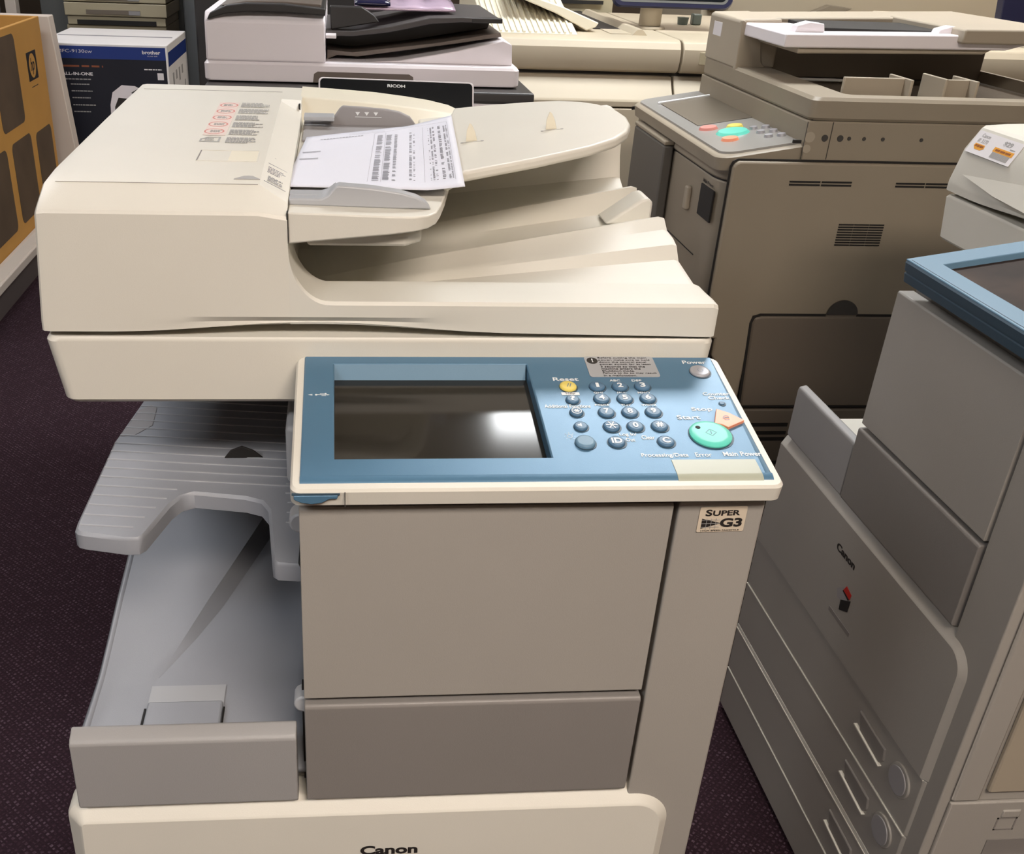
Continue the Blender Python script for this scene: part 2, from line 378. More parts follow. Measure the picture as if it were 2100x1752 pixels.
# thin seams and details on the hopper
SL = lambda y: 1.1505 if y < .93 else (1.1505 + (y - .93) / .22 * .0025 if y < 1.15 else 1.153 - (y - 1.15) / .19 * .0015)
TOPX = frame((0, 0, 1.1362), (1, 0, 0), (0, 1, .0156))
g = G(); g.box(-.243, -.070, .8917, .8923, 1.1460, 1.1478); g.box(-.243, -.07, 1.350, 1.3506, 1.1550, 1.1562); g.out('cover_seam', 'grey', hop)
# warning label on top
g = G()
for k in range(6):
    y = 1.244 - k * .0368 if k < 5 else 1.057
    x = -.127 - k * .0005
    if k < 5:
        n = 28; r1, r2 = (.0105, .0135), (.0088, .0115)
        V = []; F = []
        for i in range(n):
            a = 2 * math.pi * i / n
            V += [(x + r1[0] * math.cos(a), y + r1[1] * math.sin(a), 0.0004), (x + r2[0] * math.cos(a), y + r2[1] * math.sin(a), .0004)]
        F = [(2 * i, 2 * ((i + 1) % n), 2 * ((i + 1) % n) + 1, 2 * i + 1) for i in range(n)]
        g.add(V, F)
g.out('warning_rings', 'redprint', hop, X=TOPX)
g = G(); g.box(-.139, -.116, 1.078, 1.262, .0001, .0003); g.out('warning_label', 'pink', hop, X=TOPX)
g = G()
for k in range(5):
    y = 1.244 - k * .0368; lines(g, -.133, -.121, y - .006, y + .006, 3, .5, words=3, seed=k)
for k in range(6):
    y = 1.248 - k * .0385; lines(g, -.113, -.076 - .001 * k, y - .013, y + .013, 5, .62, words=9, rag=.35, seed=20 + k)
g.add([(-.139, 1.047, .0004), (-.139, 1.06, .0004), (-.132, 1.069, .0004), (-.119, 1.069, .0004), (-.119, 1.047, .0004), (-.137, 1.049, .0004), (-.137, 1.059, .0004), (-.131, 1.067, .0004), (-.121, 1.067, .0004), (-.121, 1.049, .0004)],
      [(0, 1, 6, 5), (1, 2, 7, 6), (2, 3, 8, 7), (3, 4, 9, 8), (4, 0, 5, 9)]); lines(g, -.134, -.124, 1.052, 1.062, 3, seed=5)
g.out('warning_text', 'greyprint', hop, X=TOPX)
# sight window
g = G(); b0 = (-.132, -.076, .966, 1.010)
for q in ((-.1325, -.0755, 1.0095, 1.0105), (-.1325, -.0755, .9655, .9665), (-.0765, -.0755, .966, 1.010)): g.box(q[0], q[1], q[2], q[3], -.003, .0003)
g.out('window_rim', 'cream', hop, X=TOPX)
g = G(); g.box(-.103, -.0765, .967, 1.009, -.002, .00015); g.out('sight_window', 'cream_y', hop, X=TOPX, label='yellowish recessed sight window')
g = G(); g.box(-.1325, -.1315, .967, 1.009, -.002, .0003); g.out('window_slot', 'grey_d', hop, X=TOPX)
g = G(); g.prism([(-.092, .905), (-.084, .9155), (-.080, .9165), (-.076, .9155), (-.069, .905)], 'z', -.0018, -.0009); g.out('face_down_mark', 'greyprint', hop, X=TOPX)
# instruction print on the slanted facet
FX = frame((-.0683, .9, 1.1502), (.0243, 0, -.0125), (0, 1, .0013))
g = G(); lines(g, .004, .022, .035, .06, 5, .4, words=5, rag=.5, seed=3); lines(g, .006, .022, .008, .026, 4, .4, words=4, rag=.5, seed=4)
for y in (.0, .07, .10): bar(g, .003, .024, y, y + .0012)
bar(g, .002, .008, .116, .119); g.out('feeder_print', 'greyprint2', hop, X=FX)
# feeder tray block
g = G()
prof = lambda x: x
o_top = [(-.0435, .8625), (.045, .8615), (.066, .8635), (.079, .870), (.087, .882), (.093, .905), (.101, .945), (.110, 1.0), (.150, 1.33), (-.0435, 1.33)]
zt = lambda x: 1.131 - .003 * max(0, min(1, (x + .04) / .12))
zb = lambda x: 1.1035 + (1.117 - 1.1035) * max(0, min(1, (x + .044) / .13))
def shr(p, d): return (p[0] if p[0] < -.04 else p[0] - d, p[1] + (d if p[1] < 1 else 0))
g.loft([[(shr(p, .010)[0], shr(p, .012)[1], zb(p[0]) - .002) for p in o_top], [(p[0], p[1], zb(p[0])) for p in o_top], [(p[0], p[1], zt(p[0])) for p in o_top]])
feed = g.out('feed_tray', 'cream', cop, bev=.0015, seg=2)
g = G(); g.loft([[(x, y, z) for x, y in ((-.028, .875), (.06, .875), (.075, .89), (.10, 1.2), (-.03, 1.2))] for z in (1.098, 1.110)]); g.out('feed_tray_underside', 'cream', cop, bev=.003)
# rear rim of the feeder
secs = []
for x, z, y in ((-.046, 1.1562, 1.412), (.0, 1.1545, 1.41), (.05, 1.1515, 1.41), (.09, 1.1480, 1.405), (.12, 1.1450, 1.398), (.145, 1.1415, 1.385), (.158, 1.1385, 1.365), (.164, 1.137, 1.345)):
    yb = 1.295 if x < 0 else 1.287 - .015 * x
    secs.append([(x, yb + .01, 1.120), (x, yb, 1.1275), (x, yb + .030, z - .003), (x, yb + .034, z - .001), (x, y - .012, z), (x, y - .002, z - .003), (x, y, z - .01), (x, y, 1.10), (x, yb + .02, 1.10)])
G().loft(secs).out('rear_rim', 'cream_y', cop, ang=35)
g = G(); g.box(-.0475, -.0455, 1.288, 1.335, 1.125, 1.1515); g.out('rim_gap', 'dark', cop)
g = G(); g.box(-.0446, -.0438, .8603, .880, 1.104, 1.131); g.out('hopper_gap', 'dark', cop)
# extension plate
K = .12; PX = frame((.1, 0, 1.1355), (1, 0, K), (0, 1, 0)); kk = math.hypot(1, K)
pl = [(.0, .945), (.124, 1.0 - .002), (.201, 1.024), (.262, 1.052), (.295, 1.078), (.315, 1.108), (.328, 1.145), (.334, 1.185), (.3335, 1.225), (.330, 1.248), (.322, 1.280), (.308, 1.305), (.285, 1.327), (.25, 1.340), (.195, 1.349), (.15, 1.350)]
pl = [((x - .1) * kk, y) for x, y in pl[1:]]
pl = [(.0, .960)] + pl + [(.04, 1.30), (.0, 1.30)]
G().prism(pl, 'z', -.011, .0).out('extension_plate', 'cream', cop, bev=.0035, seg=3, X=PX)
for (x, y) in ((.148, 1.131), (.2405, 1.1505)):
    u = (x - .1) * kk
    g = G(); g.prism([(u - .006, 0), (u - .0045, .011), (u - .001, .0185), (u, .019), (u + .002, .017), (u + .005, .009), (u + .0065, 0)], 'y', y + .006, y + .0075)
    g.out('paper_stop', 'cream_y', cop, bev=.0004, X=PX @ Matrix.Shear('XZ', 4, (0, 0)) if False else PX)
    g = G(); g.cyl((u - .011, y, -.001), .0018, .0014); g.cyl((u + .0115, y + .001, -.001), .0018, .0014); g.box(u - .011, u + .0115, y, y + .0007, -.001, .0003); g.out('slot', 'greyprint', cop, X=PX)
# side guides
def guide(name, y0, y1, pts, m='guide'):
    return G().prism(pts, 'y', y0, y1).out(name, m, cop, bev=.0012, seg=2)
G().prism([(-.0435, 1.1305), (-.0435, 1.1365), (-.015, 1.1365), (-.009, 1.1395), (-.002, 1.1475), (.001, 1.1485), (.03, 1.1465), (.055, 1.143), (.070, 1.139), (.078, 1.1345), (.083, 1.1285), (.05, 1.1285)], 'y', .889, .904).out('side_guide', 'guide', cop, bev=.0015, seg=2)
G().prism([(-.0435, 1.1365), (-.015, 1.1365), (-.009, 1.1385), (-.002, 1.144), (-.0435, 1.144)][:4] + [(-.002, 1.1355), (-.0435, 1.1355)], 'y', .904, .922).out('side_guide_foot', 'guide', cop, bev=.001)
rg = G().prism([(-.0405, 1.130), (-.0405, 1.1365), (-.02, 1.1365), (-.012, 1.138), (-.004, 1.1425), (.002, 1.151), (.006, 1.1545), (.03, 1.1535), (.06, 1.1515), (.075, 1.149), (.088, 1.1435), (.098, 1.131)], 'y', 1.262, 1.272).out('side_guide', 'guide_d', cop, bev=.0012)
g = G(); g.prism([(-.040, 1.165), (.03, 1.175), (.097, 1.245), (.097, 1.2625), (-.040, 1.2625)], 'z', 1.1315, 1.1335); g.out('side_guide_foot', 'guide_d', cop)
g = G(); g.box(-.040, -.004, 1.235, 1.262, 1.1415, 1.1465); g.out('guide_shelf', 'guide', cop, bev=.001)
g = G()
for x in (.024, .035, .046): g.prism([(x - .0028, 1.1485), (x + .0028, 1.1485), (x, 1.1445)], 'y', 1.2614, 1.2618)
g.box(.021, .053, 1.2614, 1.2618, 1.1425, 1.1431); g.out('load_limit_mark', 'white', cop)
# control panel frame: front edge along x, sloping up to the back
tvec = Vector((0, .18, .0325)).normalized()
PN = frame((-.036, .68, .9645), (1, 0, 0), tvec)
g = G(); orr = lambda z, i, j: [(x, y, z) for x, y in rrect(-.003 + i, .396 - i, -.006 + j, .183, .008, 4)]
irr = lambda z: [(x, y, z) for x, y in rrect(.0295, .2112, .0284, .171, .001, 4)]
g.loft([orr(-.0165, .002, .002), orr(-.0145, 0, 0), orr(-.0018, 0, 0), orr(.0006, .0018, .0018), irr(.0006), irr(-.0165), orr(-.0165, .002, .002)], cap=False)
pan = g.out('control_panel', 'cream', cop, ang=35, X=PN)
# blue fascia with an opening for the screen
U0, U1, V0, V1 = .0045, .3885, .0085, .1815; a0, a1, c0, c1 = .0315, .2092, .0304, .1690
def fascia(us, vs, hole, zt, zb_, zh, X, par, nm, mt, bev=.0012):
    u0, u1, v0, v1 = us + vs; h0, h1, k0, k1 = hole
    g = G(); O = [(u0, v0), (u1, v0), (u1, v1), (u0, v1)]; I = [(h0, k0), (h1, k0), (h1, k1), (h0, k1)]
    V = [(x, y, zt) for x, y in O] + [(x, y, zt) for x, y in I] + [(x, y, zb_) for x, y in O] + [(x, y, zh) for x, y in I]
    F = [(i, (i + 1) % 4, 4 + (i + 1) % 4, 4 + i) for i in range(4)] + [(i, (i + 1) % 4, 8 + (i + 1) % 4, 8 + i) for i in range(4)] + [(4 + i, 4 + (i + 1) % 4, 12 + (i + 1) % 4, 12 + i) for i in range(4)] + [(8 + i, 8 + (i + 1) % 4, 12 + (i + 1) % 4, 12 + i) for i in range(4)]
    g.add(V, F); return g.out(nm, mt, par, bev=bev, X=X)
fas = fascia((U0, U1), (V0, V1), (a0, a1, c0, c1), .0025, -.010, -.013, PN, pan, 'blue_fascia', 'blue')
g = G(); g.prism([(V0 + .0005, .0025)] + [(V0 - .0115 * math.sin(math.radians(a)), -.0095 + .012 * math.cos(math.radians(a))) for a in range(8, 91, 8)] + [(V0 - .0115, -.0125), (V0 + .0005, -.0125)], 'x', U0, U1)
g.out('rolled_edge', 'blue', pan, X=PN, ang=40)
g = G(); g.box(a0 - .002, a1 + .002, c0 - .002, c1 + .002, -.0128, -.0098); g.out('screen', 'screen', pan, bev=0, X=PN)
g = G(); g.add([(a0, c1 - .0005, .0022), (a1 - .001, c1 - .0005, .0022), (a1 - .001, c1 - .0085, -.0097), (a0, c1 - .0085, -.0097)], [(0, 1, 2, 3)]); g.out('screen_bevel', 'blue2', pan, X=PN)  # lighter blue than the fascia: light on this wall painted in
T = .0026
g = G()
def key(u, v, r, mt, nm='button', h=.0022, par=pan):
    g = G(); n = 30; ring = lambda rr, z: [(u + rr * math.cos(2 * math.pi * i / n), v + rr * math.sin(2 * math.pi * i / n), z) for i in range(n)]
    g.loft([ring(r, T - .001), ring(r, T + h * .5), ring(r * .9, T + h * .9), ring(r * .7, T + h)]); return g.out(nm, mt, par, X=PN, ang=50)
rims = G()
for u, v, r in [(.2414, .1316, .0086), (.2416, .1112, .0069), (.2415, .0923, .0069), (.2414, .0719, .0069), (.2408, .0495, .0094), (.268, .1316, .0080), (.2889, .1316, .0080), (.3098, .1320, .0080), (.268, .1126, .0080), (.2891, .1126, .0080), (.3102, .1130, .0080),
             (.268, .0922, .0082), (.2889, .0922, .0082), (.31, .0925, .0082), (.2681, .0717, .0083), (.2889, .0717, .0083), (.3103, .072, .0083), (.2677, .05, .0085), (.3102, .0503, .0083), (.3705, .1560, .0103), (.3760, .1056, .0034), (.3517, .0595, .0195)]:
    n = 30; rims = G(); rims.loft([[(u + rr * math.cos(2 * math.pi * i / n) + .0004, v + rr * math.sin(2 * math.pi * i / n) - .0005, z) for i in range(n)] for rr, z in ((r, T - .002), (r, T + .0003))]); rims.out('button_recess', 'blue_d', pan, X=PN)
key(.2414, .1316, .0078, 'yellow'); key(.3705, .1560, .0095, 'silver'); key(.3760, .1056, .0026, 'key', h=.001)
for u, v, r in [(.2416, .1112, .0060), (.2415, .0923, .0060), (.2414, .0719, .0060)] + [(u, v, .0072) for u, v in ((.268, .1316), (.2889, .1316), (.3098, .1320), (.268, .1126), (.2891, .1126), (.3102, .1130), (.268, .0922), (.2889, .0922), (.31, .0925), (.2681, .0717), (.2889, .0717), (.3103, .072), (.2677, .05), (.3102, .0503))]: key(u, v, r, 'key')
key(.2408, .0495, .0086, 'blue2', 'dial', .003)
key(.3517, .0595, .0182, 'teal', 'start_button', .003)
g = G(); g.prism([(.3592, .0735), (.3668, .0938), (.3672, .0942), (.3765, .0885), (.3868, .0776), (.3868, .0769), (.3697, .0672), (.3655, .0712)], 'z', T - .001, T + .0028); g.out('stop_button', 'orange', pan, bev=.0007, X=PN)
g = G(); g.cyl((.3422, .0668, T + .0026), .0022, .0006); g.out('start_lamp', 'dark', pan, X=PN)
# white lettering of the fascia
g = G(); L = T + .0001
for st, u, v, w, h in [('Reset', .2414, .1440, .0235, .0054), ('Power', .3696, .1722, .0225, .0054), ('Counter', .3752, .1205, .0245, .0046), ('Check', .3762, .1142, .0200, .0046), ('Stop', .3552, .0965, .0190, .0064), ('Start', .3396, .0850, .0205, .0060),
                       ('Processing/Data', .3048, .0320, .0400, .0062), ('Error', .3378, .0328, .0140, .0056), ('Main Power', .3712, .0336, .0325, .0058), ('Additional Functions', .2354, .1020, .0410, .0050), ('ABC', .2866, .1418, .0098, .0030), ('DEF', .3070, .1418, .0092, .0030), ('GHI', .2672, .1226, .0082, .0028),
                       ('JKL', .2885, .1226, .0092, .0028), ('MNO', .3090, .1226, .0112, .0028), ('PQRS', .2668, .1034, .0130, .0028), ('TUV', .2882, .1034, .0088, .0028), ('WXYZ', .3090, .1034, .0136, .0028), ('Log In/', .2802, .0606, .0150, .0052), ('Out', .2806, .0536, .0080, .0048), ('Clear', .2966, .0566, .0115, .0054)]:
    q = G(); txt(q, st, u, v, w, h, lift=L, bold=.012); q.out('lettering', 'white', pan, X=PN)
# brightness and usb marks
for i in range(8):
    a = math.pi * i / 4; u, v = .2295 + .0038 * math.cos(a), .0590 + .0038 * math.sin(a)
    g.add([(u - .0003, v - .0003, L), (u + .0003, v - .0003, L), (u + .0003 + .0012 * math.cos(a), v + .0012 * math.sin(a), L), (u - .0003 + .0012 * math.cos(a), v + .0012 * math.sin(a), L)], [(0, 1, 2, 3)])
for i in range(16):
    a, b = 2 * math.pi * i / 16, 2 * math.pi * (i + 1) / 16
    g.add([(.2295 + r * math.cos(q), .0590 + r * math.sin(q), L) for r, q in ((.0024, a), (.0024, b), (.0019, b), (.0019, a))], [(0, 1, 2, 3)])
g.add([(.0085, .1200, L), (.0125, .1212, L), (.0125, .1188, L)], [(0, 1, 2)]); bar(g, .0165, .0255, .1197, .1202, L); g.cyl((.0158, .1199, L), .0011, .0001)
bar(g, .019, .0235, .1213, .1217, L); bar(g, .0205, .0245, .1182, .1186, L); g.cyl((.0240, .1215, L), .0009, .0001); g.add([(.0255, .1206, L), (.0278, .1199, L), (.0255, .1192, L)], [(0, 1, 2)])
bar(g, .2335, .2498, .1188, .1230, L)
g.out('panel_symbols', 'white', pan, X=PN)
g = G(); txt(g, 'Help', .2417, .1209, .0085, .0034, lift=L + .0003); g.out('help_word', 'greyprint', pan, X=PN)
g = G(); L2 = T + .0024
for st, u, v, w, h in [('1', .268, .1316, .0028, .0068), ('2', .2889, .1316, .0048, .0068), ('3', .3098, .1320, .0048, .0068), ('4', .268, .1126, .005, .0068), ('5', .2891, .1126, .0048, .0068), ('6', .3102, .1130, .0048, .0068), ('7', .268, .0922, .0045, .0068), ('8', .2889, .0922, .0048, .0068),
                       ('9', .31, .0925, .0048, .0068), ('0', .2889, .0717, .0048, .0068), ('#', .3103, .072, .0062, .0068), ('ID', .2677, .05, .009, .0072), ('C', .3102, .0503, .0064, .0072), ('?', .2416, .1112, .0044, .0066)]:
    txt(g, st, u, v, w, h, lift=L2, bold=.03)
for a in (0, 60, 120):
    for (u, v, s) in ((.2681, .0717, .005), (.2415, .0923, .0025)):
        c_, s_ = math.cos(math.radians(a)), math.sin(math.radians(a)); w = .0005
        g.add([(u + s * c_ * e - w * s_ * f, v + s * s_ * e + w * c_ * f, L2 + .0002) for e, f in ((-1, -1), (1, -1), (1, 1), (-1, 1))], [(0, 1, 2, 3)])
for i in range(20):
    a, b = 2 * math.pi * i / 20, 2 * math.pi * (i + 1) / 20
    g.add([(.2415 + r * math.cos(q), .0923 + r * math.sin(q), L2 + .0002) for r, q in ((.0045, a), (.0045, b), (.0039, b), (.0039, a))], [(0, 1, 2, 3)])
g.add([(.2385, .0728, L2), (.2385, .0710, L2), (.2400, .0710, L2), (.2420, .0692, L2), (.2420, .0746, L2), (.2400, .0728, L2)], [(0, 1, 2, 3, 4, 5)])
g.out('key_symbols', 'white', pan, X=PN)
g = G(); L3 = T + .0030   # dark symbols on the coloured buttons
for i in (0, 1): g.add([(.2398 + i * .0022, .1290, T + .0024), (.2405 + i * .0022, .1290, T + .0024), (.2423 + i * .0022, .1342, T + .0024), (.2416 + i * .0022, .1342, T + .0024)], [(0, 1, 2, 3)])
q = [(.3517, .0645), (.3567, .0595), (.3517, .0545), (.3467, .0595)]; q2 = [(.3517, .0638), (.3560, .0595), (.3517, .0552), (.3474, .0595)]
g.add([(x, y, L3 + .0002) for x, y in q + q2], [(i, (i + 1) % 4, 4 + (i + 1) % 4, 4 + i) for i in range(4)])
g.add([(.3512, .0572, L3 + .0002), (.3518, .0568, L3 + .0002), (.3523, .0618, L3 + .0002), (.3516, .0620, L3 + .0002)], [(0, 1, 2, 3)])
for i in range(14):
    a, b = .6 + 4.8 * i / 14, .6 + 4.8 * (i + 1) / 14
    g.add([(.3720 + r * math.cos(q_), .0805 + r * math.sin(q_), L3 + .0001) for r, q_ in ((.0032, a), (.0032, b), (.0027, b), (.0027, a))], [(0, 1, 2, 3)])
bar(g, .3700, .3742, .0803, .0808, L3 + .0001)
for i in range(12):
    a, b = 2 + 5 * i / 12, 2 + 5 * (i + 1) / 12
    g.add([(.3705 + r * math.cos(q_), .156 + r * math.sin(q_), T + .0024) for r, q_ in ((.0026, a), (.0026, b), (.0023, b), (.0023, a))], [(0, 1, 2, 3)])
g.out('button_symbols', 'key', pan, X=PN)
g = G(); pr = [(.0265, .0030), (.0085, .0030)] + [(.0085 - .0120 * math.sin(math.radians(a)), -.0095 + .0125 * math.cos(math.radians(a))) for a in range(8, 85, 8)] + [(.0, -.002), (.0265, .001)]
g.prism(pr, 'x', .3085, .3800); g.out('indicator_lens', 'led', pan, X=PN, bev=.0005)
g = G(); g.prism(rrect(.2652, .3313, .1475, .1812, .003), 'z', T - .0002, T + .0004); g.out('notice_sticker', 'sticker', pan, X=PN)
g = G()
for i, (st, w) in enumerate((('Before cutting the main', .047), ('power, make sure to hold', .049), ('down the control panel', .045), ('power switch for at least', .0485), ('3 seconds so that the', .042), ('machine enters the', .037), ('Shutdown mode.', .0305), ('Failure to do so may result', .0505), ('in a malfunction.', .031))):
    txt(g, st, .2782, .1788 - i * .00365, w, .0026, lift=T + .0005, bold=.0, anchor='l')
g.cyl((.2722, .1743, T + .0004), .0052, .0002); g.out('notice_text', 'black', pan, X=PN)
g = G(); txt(g, '!', .2722, .1743, .0012, .006, lift=T + .0007, bold=.03); g.out('exclamation_mark', 'white', pan, X=PN)
# front corner release and its blue lever
g = G(); g.box(-.0005, .0005, 0, 0, 0, 0)
X2 = frame((-.036, .6735, .957), (1, 0, 0), (0, 0, 1))
g = G(); g.box(.0395, .0402, -.008, .0055, -.0001, .0004); g.out('panel_seam', 'darkgrey', pan, X=X2)
g = G(); g.prism([(0.0, -.001), (.006, -.004), (.014, -.0052), (.022, -.004), (.028, -.0005), (.034, -.0005), (.0345, .003), (.0, .003)], 'z', -.002, .0006); g.out('release_lever', 'blue', pan, X=X2, bev=.0008)
g = G(); g.box(-.0015, .036, .003, .0042, -.002, .0004); g.out('lever_shadow_gap', 'blue_d', pan, X=X2)
# fax decal
DX = frame((.2985, .6895, .911), (1, 0, .02), (0, 0, 1))
g = G(); g.prism(rrect(0, .0405, 0, .0245, .0015), 'z', .0, .0004); dec = g.out('fax_decal', 'beige', cop, X=DX, label='cream decal with dark lettering')
g = G(); txt(g, 'S', .0080, .0190, .0055, .0064, lift=.0005, bold=.03); txt(g, 'UPER', .0232, .0185, .0235, .0052, lift=.0005, bold=.03); txt(g, 'G3', .0285, .0090, .0190, .0088, lift=.0005, bold=.04)
g.add([(.003, .0035, .0006), (.003, .0135, .0006), (.019, .0088, .0006), (.019, .0082, .0006)], [(0, 3, 2, 1)])
txt(g, 'HIGH SPEED FACSIMILE', .0200, .0015, .0330, .0012, lift=.0005, bold=0)
g.out('decal_print', 'black', dec, X=DX)
g = G()
for z in (.005, .0085, .012): bar(g, .003, .0185, z, z + .0003, .0007)
for x in (.007, .011, .015): bar(g, x, x + .0003, .003, .0135, .0007)
g.out('decal_grid', 'greyprint', dec, X=DX)
CX = frame((.046, .6828, .5475), (1, 0, 0), (0, 0, 1))
g = G(); canon_text(g, 0, .0, .0565, .0125, lift=.0002); g.out('maker_name', 'black', cop, X=CX)
# lower output tray
g = G(); g.prism([(.686, .616), (.684, .62), (.6855, .694), (.689, .6985), (.700, .7030), (.7025, .7015), (.703, .65), (.703, .612)], 'x', -.2435, -.0410); g.out('tray_front', 'grey_c', cop, bev=.0035, seg=3, label='grey upright tray front')
rows = []
for y, zl, zr in ((.702, .642, .642), (.76, .642, .642), (.82, .642, .642), (.835, .642, .642), (.86, .6425, .642), (.90, .645, .643), (.95, .650, .646), (1.0, .656, .650), (1.06, .664, .655), (1.13, .674, .662), (1.2, .684, .668)):
    xg = max(-.215, -.191 + (y - .84) * .37); k = max(0, min(1, (y - .835) / .10)); r = []
    cols = [(-.2505, .004), (-.2475, .001)] + [(-.2475 + (xg + .2475) * i / 5, 0) for i in range(1, 6)]
    for x, dz in cols: r.append((max(x, -.2425) if y < .74 else x, y, zl + dz + .010 * k))
    w = .002 + .012 * k
    for i in range(0, 13): r.append((xg + w + (-.034 - xg - w) * i / 12, y, zr - (.004 if (xg + w + (-.034 - xg - w) * i / 12) > -.078 and .826 < y < .89 else 0)))
    rows.append(r)
g = G(); g.grid(rows)
low = g.out('lower_tray', 'tray', cop, ang=25); sm = low.modifiers.new('solid', 'SOLIDIFY'); sm.thickness = .006; sm.offset = -1
g = G(); g.box(-.2505, -.2485, .745, 1.2, .60, .643); g.box(-.242, -.034, .72, 1.2, .60, .628); g.out('tray_base', 'grey', cop, bev=.001)
g = G(); g.box(-.196, -.120, .790, .820, .6435, .6438); g.out('tray_pocket', 'guide', low, bev=0)
g = G(); g.box(-.195, -.120, .7035, .790, .643, .650); g.out('tray_tab', 'tray', low, bev=.002)
g = G(); g.box(-.1985, -.1965, .704, .786, .6425, .6445); g.box(-.1195, -.1180, .704, .786, .6425, .6445); g.out('tab_gap', 'dark', low)
g = G(); g.box(-.036, -.0335, .71, .72, .62, .735); g.out('tray_gap', 'dark', cop)
for z in (.728, .93):
    pass
g = G(); g.cyl((-.034, .70, .722), .009, .02, 'y', 20); g.out('hinge_cap', 'guide', cop, bev=.002)
# upper tray with the U-shaped cut-out
zz = .842
oc = [(-.249, .830)] + [(-.249 + .012 * (1 - math.cos(math.radians(a))), .815 - .012 * math.sin(math.radians(a)) + .004) for a in (20, 50, 80)] + [(-.200, .797), (-.187, .797), (-.182, .803), (-.166, .858), (-.158, .873), (-.146, .880), (-.095, .870), (-.078, .862), (-.070, .846), (-.0655, .80), (-.061, .757), (-.056, .752), (-.036, .750), (-.034, 1.14), (-.227, 1.14), (-.246, .995)]
def ins(pts, d):
    out_ = []
    n = len(pts)
    for i in range(n):
        a, b, c = Vector(pts[i - 1]), Vector(pts[i]), Vector(pts[(i + 1) % n])
        e1 = (b - a).normalized(); e2 = (c - b).normalized(); n1 = Vector((-e1.y, e1.x)); n2 = Vector((-e2.y, e2.x)); q = (n1 + n2)
        if q.length < 1e-5: q = n1
        q = q.normalized(); out_.append((b.x + q.x * d, b.y + q.y * d))
    return out_
def zup(y): return zz
inn = ins(oc, .0028)
G().loft([[(x, y, zup(y) - .020) for x, y in inn], [(x, y, zup(y) - .018) for x, y in oc], [(x, y, zup(y) - .0032) for x, y in oc], [(x, y, zup(y)) for x, y in inn]]).out('upper_tray', 'tray', cop, ang=40, label='grey ribbed tray with a U-shaped cut-out')
g = G()
for k in range(16):
    y = .821 + k * .0185; xl = -.2445 + (0 if y < .985 else (y - .985) * .133); zt_ = zup(y)
    if y < .90: xr = -.197 + (y - .815) * .42
    else: xr = -.037
    segs = [(xl, xr)]
    if y < .90: segs.append((-.052 if y < .86 else -.055, -.036))
    for a, b in segs: g.add([(a, y, zt_ - .001), (b, y - (b - a) * .12, zt_ - .001), (b, y - (b - a) * .12, zt_ + .0010), (a, y, zt_ + .0010), (a, y + .0014, zt_ - .001), (b, y - (b - a) * .12 + .0014, zt_ - .001), (b, y - (b - a) * .12 + .0014, zt_ + .0010), (a, y + .0014, zt_ + .0010)], [(0, 1, 2, 3), (4, 5, 6, 7), (3, 2, 6, 7), (1, 5, 6, 2), (0, 4, 7, 3)])
g.out('tray_ribs', 'guide', cop)  # ribs lighter than the tray: highlights on their tops put into the colour
g = G(); g.prism([(-.123, zz), (-.116, zz + .009), (-.104, zz + .014), (-.092, zz + .009), (-.082, zz)], 'y', .9515, .9545); g.out('paper_flag', 'dark', cop, bev=.0006)
g = G(); g.prism([(-.120, .935), (-.110, .950), (-.034, .905), (-.034, .885)], 'y', 1.05, 1.06); g.out('tray_strut', 'cream', cop, bev=.002)
g = G(); g.box(-.052, -.036, .86, 1.0, .862, .925); g.out('tray_post', 'guide', cop, bev=.006, seg=3)
g = G(); g.cyl((-.034, .735, .895), .010, .02, 'y', 20); g.out('hinge_cap', 'guide', cop, bev=.002)
g = G(); g.prism([(-.226, 1.005), (-.242, 1.003), (-.232, 1.07), (-.220, 1.085), (-.212, 1.075), (-.210, 1.03)], 'z', .8395, .8425); g.out('finger_grip', 'guide_d', cop, bev=.001)

# sheet of paper lying in the feeder
ORG = Vector((0, 0, 0))
ORG = Vector((.04, 1.1, 1.13))
pa = thing('sheet_of_paper', 'printed white sheet of paper with tables lying in the feeder of the middle copier', 'paper', (.04, 1.1, 1.13))
def pz(x, y): return 1.1335 + (max(0, x - .085) * .13) + .0022 + .004 * max(0, (y - 1.15)) * max(0, .1 - x) * 10
A, B, Cc, D = Vector((-.050, .935)), Vector((.1175, .929)), Vector((.1405, 1.284)), Vector((-.035, 1.165))
rows = []
for j in range(25):
    v = j / 24; r = []
    for i in range(25):
        u = i / 24; p = (A * (1 - u) + B * u) * (1 - v) + (D * (1 - u) + Cc * u) * v
        r.append((p.x, p.y, pz(p.x, p.y)))
    rows.append(r)
o = G().grid(rows).out('sheet', 'paper', pa, ang=80); s_ = o.modifiers.new('s', 'SOLIDIFY'); s_.thickness = .0006
def pp(u, v, l=.0011):
    p = (A * (1 - u) + B * u) * (1 - v) + (D * (1 - u) + Cc * u) * v; return (p.x, p.y, pz(p.x, p.y) + l)
def pq(g, u0, u1, v0, v1): g.add([pp(u0, v0), pp(u1, v0), pp(u1, v1), pp(u0, v1)], [(0, 1, 2, 3)])
g = G(); rnd = random.Random(8)
for (u0, u1, sparse) in ((.475, .515, .12), (.535, .575, .10), (.59, .612, .25), (.69, .708, .2), (.715, .727, .5), (.815, .822, .6), (.83, .842, .12), (.848, .862, .3), (.885, .905, .12), (.922, .935, .1), (.94, .95, .2)):
    v = .10; gap = 0
    while v < .86:
        if rnd.random() < .06: v += .03
        if rnd.random() > sparse: pq(g, u0, u1 - (u1 - u0) * rnd.random() * .25, v, v + .0055)
        v += .0105
for u in (.452, .527, .78, .955): pq(g, u, u + .0012, .08, .9)
pq(g, .45, .955, .905, .907); pq(g, .28, .52, .925, .927); pq(g, .28, .52, .945, .947)
for k in range(14): pq(g, .10 + k * .02, .115 + k * .02, .885, .893)
